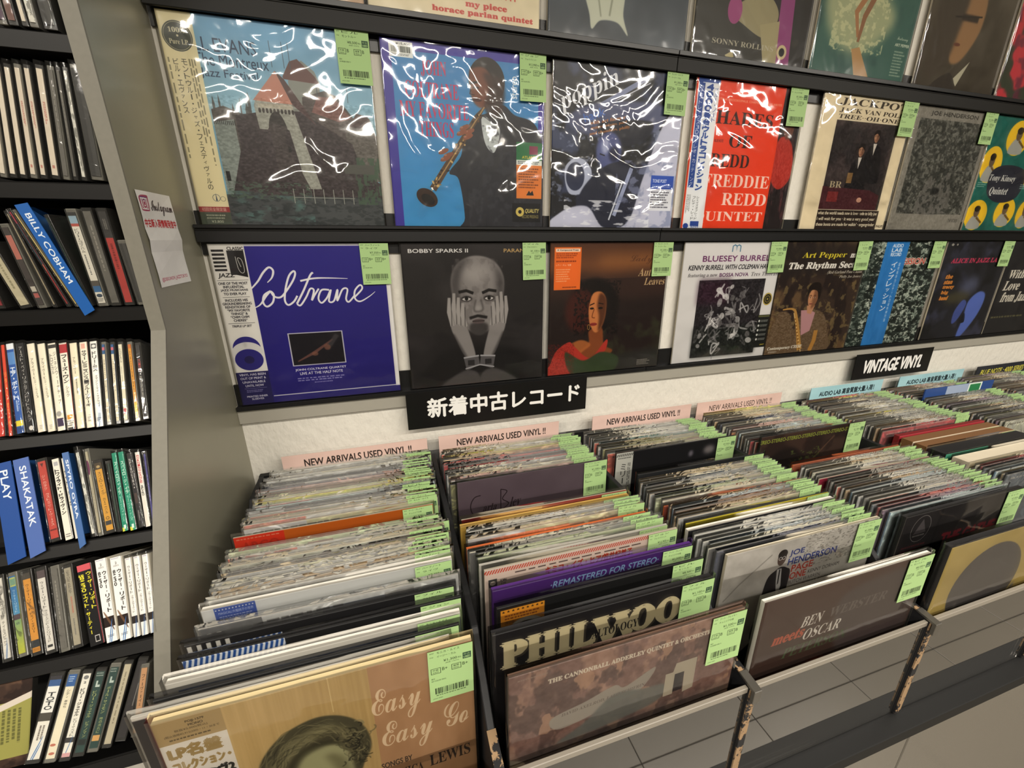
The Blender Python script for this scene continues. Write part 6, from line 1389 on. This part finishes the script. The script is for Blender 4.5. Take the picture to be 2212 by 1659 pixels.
LAB = {'mag': 'plum-spined disc', 'brown': 'brown-spined disc', 'white': 'cream-spined disc', 'silver': 'silver-wrapped disc', 'dgrey': 'plain dark grey case', 'whitered': 'cream-spined disc with faint red print', 'grey': 'grey-spined disc',
       'redsp': 'short red-spined disc', 'cream': 'cream leaning disc', 'darkpink': 'dark disc with pink patches', 'creamthin': 'thin khaki disc', 'tealred': 'teal and red disc', 'yellow': 'thin yellow disc', 'dgreen': 'dark green disc',
       'jbilly': 'white disc with black Japanese title', 'darkred': 'dark disc with a long red label', 'red': 'red disc', 'orred': 'orange-red disc with yellow lettering', 'blue': 'blue disc with white lettering and yellow band', 'blackj': 'black disc with white Japanese lettering',
       'wh': 'cream-white disc with light grey lettering', 'wh2': 'white disc with two columns of lettering and a dark picture', 'fuse': 'white disc with a red top block', 'wh3': 'cream disc right of the red-blocked one', 'summer': 'cream disc with bold black Japanese title',
       'dream': 'white disc with two blue ovals', 'creamblue': 'cream disc with blue and pink top', 'cream3': 'cream disc with a pink foot', 'amber': 'amber-spined disc', 'black3': 'dark disc with red and grey capitals',
       'redcd': 'red disc with white lettering', 'whitej': 'white disc with heavy Japanese title', 'whitej2': 'narrow white disc', 'creammag': 'beige disc with a purple patch', 'yell': 'ochre disc with dark lettering', 'teal': 'bright teal disc', 'blackspy': 'black disc with serif capitals',
       'warn': 'white disc with red and black capitals', 'purple': 'purple disc at the shelf end', 'whitej3': 'white disc at the left edge of its row', 'bluegreen': 'disc fading from blue to green', 'orange5': 'orange disc with dark lettering', 'white5': 'white disc with a dark top',
       'cream5': 'grey-beige disc', 'black830': 'thick black disc with yellow lettering', 'w830': 'thick white disc with two blue ovals', 'wsony': 'slim white disc with two blue ovals', 'toto': 'disc with TOTO on a white label', 'cream6': 'cream disc with a blue top',
       'billy6': 'white disc with a two-disc mark', 'dgreenj': 'dark green disc with pale lettering and black foot', 'dgreenj2': 'dark green disc with a tan foot', 'cream7': 'grey-cream disc', 'black6': 'black disc near the partition', 'peach': 'peach disc tucked against the partition'}
RN = ['topmost shelf', 'second shelf', 'third shelf', 'fourth shelf', 'fifth shelf', 'sixth shelf', 'lowest shelf']
HWS = {}
for i, c in enumerate(CDS):
    h_ = c[5] * .42
    for j in (i - 1, i + 1):
        if 0 <= j < len(CDS) and CDS[j][0] == c[0]:
            d = CDS[j]; g = min(abs(d[1] - c[1]), abs(d[3] - c[3])); h_ = min(h_, .93 * g * c[5] / (c[5] + d[5]))
    HWS[i] = max(h_, .0018)
tot = {}
for c in CDS: tot[(c[0], c[6])] = tot.get((c[0], c[6]), 0) + 1
seen = {}
for i, (r, xb, sb, xt, st_, w, k) in enumerate(CDS):
    y0, z0, th = ROWS[r]
    if r == 6 and xt > -.03: xt = -.0262; 
    if r == 0: st_ = .126; xt = xb + .002
    if r == 6: sb += .0035
    L = min(math.hypot(xt - xb, st_ - sb), .1285 if k != 'divblue' else .15); ang = math.atan2(xt - xb, st_ - sb)
    W_ = 2 * HWS[i] if not k.startswith('divblue') else w * .84
    tall = k.startswith('divblue')
    D = .138 if r < 4 else .11
    if not tall: sb = max(sb, .0002) + w * .5 * abs(math.sin(ang))
    n = seen[(r, k)] = seen.get((r, k), 0) + 1
    lab = LAB.get(k)
    u = (Vector((0, math.sin(th), math.cos(th))))
    loc = (xb, y0 + u.y * sb, z0 + u.z * sb)
    if tall:
        o = tag(empty('divider_card', loc, (-th, ang, 0)), 'blue divider card lettered %s on the %s' % (WORDS[k], RN[r]) if k != 'divblue2' else 'dark blue divider card cut by the left edge of the %s' % RN[r], 'card')
        pc = Print(96, 640, {'divblue': '#1f5ca8', 'divblue2': '#1d4890', 'divblue3': '#4a66a8', 'divblue4': '#2f5c98'}[k])
        t = Print(640, 96, pc.a[0, 0]); t.text(WORDS[k], .08, .26, .62 if len(WORDS[k]) > 5 else .3, .42, '#dfe6f0', 'b')
        pc.a = np.ascontiguousarray(np.rot90(t.a, -1)); pc.w, pc.h = 96, 640
        cm = print_mat('divider_print', pc.image('divider_print'), .4)
        hw = w * .45
        me = mesh('card_face', [(-hw, -.0045, 0), (hw, -.0035, .004), (hw, -.0035, L), (-hw, -.0045, L), (-hw, -.0035, 0), (hw, -.0025, .004), (hw, -.0025, L), (-hw, -.0035, L)], [[0, 1, 2, 3], [7, 6, 5, 4], [3, 2, 6, 7], [4, 5, 1, 0], [1, 5, 6, 2]], [cm], uv=[[(0, 0), (1, 0), (1, 1), (0, 1)]] + [[(.5, .02)] * 4] * 4)
        link('card_face', me, o)
        link('card_leaf', box_mesh('card_leaf', -hw, -hw + .0009, -.0028, .1, .0175, L, mat('divider_plastic', '#2a548e', .35, .5), .0002), o)
        continue
    o = tag(empty('music_disc', loc, (-th, ang, 0)), None, 'disc', 'discs on the ' + RN[r])
    if tot[(r, k)] > 1: lab = '%s, %s of its look from the left, %s' % (lab, ORD[n - 1], RN[r])
    else: lab = '%s, %s' % (lab, RN[r])
    o['label'] = lab
    hw = W_ / 2
    obi = k in ('wh', 'wh2', 'wh3', 'fuse', 'summer', 'dream', 'blue', 'red', 'orred', 'blackj', 'w830', 'wsony', 'black830', 'teal', 'whitej', 'whitej2', 'warn')
    link('case', box_mesh('case', -hw, hw, .0012, D, 0, L, CARDW if k in ('w830', 'wsony') else CASE if (obi or i % 3) else CASEC, .0005), o)
    ii = .0004 if obi else .0013
    b0, b1 = (.0, L) if obi else (.0045, L - .0045)
    V = [(-hw + ii, 0, b0), (hw - ii, 0, b0), (hw - ii, 0, b1), (-hw + ii, 0, b1), (-hw + ii, .0011, b0), (hw - ii, .0011, b0), (hw - ii, .0011, b1), (-hw + ii, .0011, b1)]
    U = [[(i / NC + .0005, 0.003), ((i + 1) / NC - .0005, 0.003), ((i + 1) / NC - .0005, .997), (i / NC + .0005, .997)]]
    link('spine_label', mesh('spine_label', V, [[0, 1, 2, 3], [3, 2, 6, 7], [1, 5, 6, 2], [4, 0, 3, 7], [4, 5, 1, 0]], [SP_M], uv=U + [[((i + .5) / NC, .97)] * 4] * 4), o)
    if r in (0, 1, 3) or k in ('teal', 'wsony', 'blackspy', 'warn', 'silver'):
        link('clear_wrap', bag_mesh('clear_wrap', FILM_CD, W_, L, .06, .0003, 4, 14, i, up=.004, side=.0001, back=False, gap=.0006), o, (-hw, 0, 0))
    elif not obi:
        link('case_lid', box_mesh('case_lid', -hw + .0002, hw - .0002, -.0009, -.0002, .0008, L - .0008, FILM_CD, 0), o)
# two discs that stand face outwards
fp_ = Print(300, 380, '#20332a'); fp_.blotch('#3f6350', .5, .15, 4, 3, .9); fp_.blotch('#141a18', .55, .1, 6, 5, .9); fp_.line([(.1, .2), (.3, .12), (.5, .25)], .03, '#8aa07c', .8, smooth=True)
o = tag(empty('music_disc', (-.117, -.16, 1.476), (-.02, -.12, 0)), 'disc turned face outwards with a dark green cover, on the third shelf', 'disc', 'discs on the third shelf')
link('case', sleeve_mesh('case', [print_mat('cover_print', fp_.image('cover_print')), CASE], w=.06, h=.118, t=.01), o)
bp_ = Print(420, 420, '#3a2a22'); bp_.blotch('#5c4434', .5, .15, 5, 3, .9); bp_.blotch('#241814', .5, .1, 8, 7, .8); bp_.ell(.5, .12, .06, .04, '#a08468', .7, bl=1); bp_.ell(.62, .58, .05, .03, '#c8bca8', .6, bl=.5); bp_.rect(.68, .32, 1, .9, '#8f8c4a'); bp_.micro(.72, .4, .22, .4, 5, '#4a4a28', .7, 2, True); bp_.poly([(.62, .38), (1, .25), (1, .32), (.64, .44)], '#c8beb0')
bp_.rect(0, 0, .32, 1, '#15110f')
for q in range(22):
    bp_.rect(.0, .04 + q * .044, .12, .065 + q * .044, '#cfc6b6')
bp_.vtext('MODERN', .2, .1, .09, .5, '#b8ac98', 'b')
o = tag(empty('music_disc', (-.272, -.4335, .9645), (-T28, .02, 0)), 'disc turned face outwards with a brown cover and piano keys, lowest shelf', 'disc', 'discs on the lowest shelf')
link('case', sleeve_mesh('case', [print_mat('cover_print', bp_.image('cover_print')), CASE], w=.118, h=.108, t=.01), o)
# the lettering helper is not part of the shop
bpy.data.objects.remove(_to); bpy.data.curves.remove(_tc)
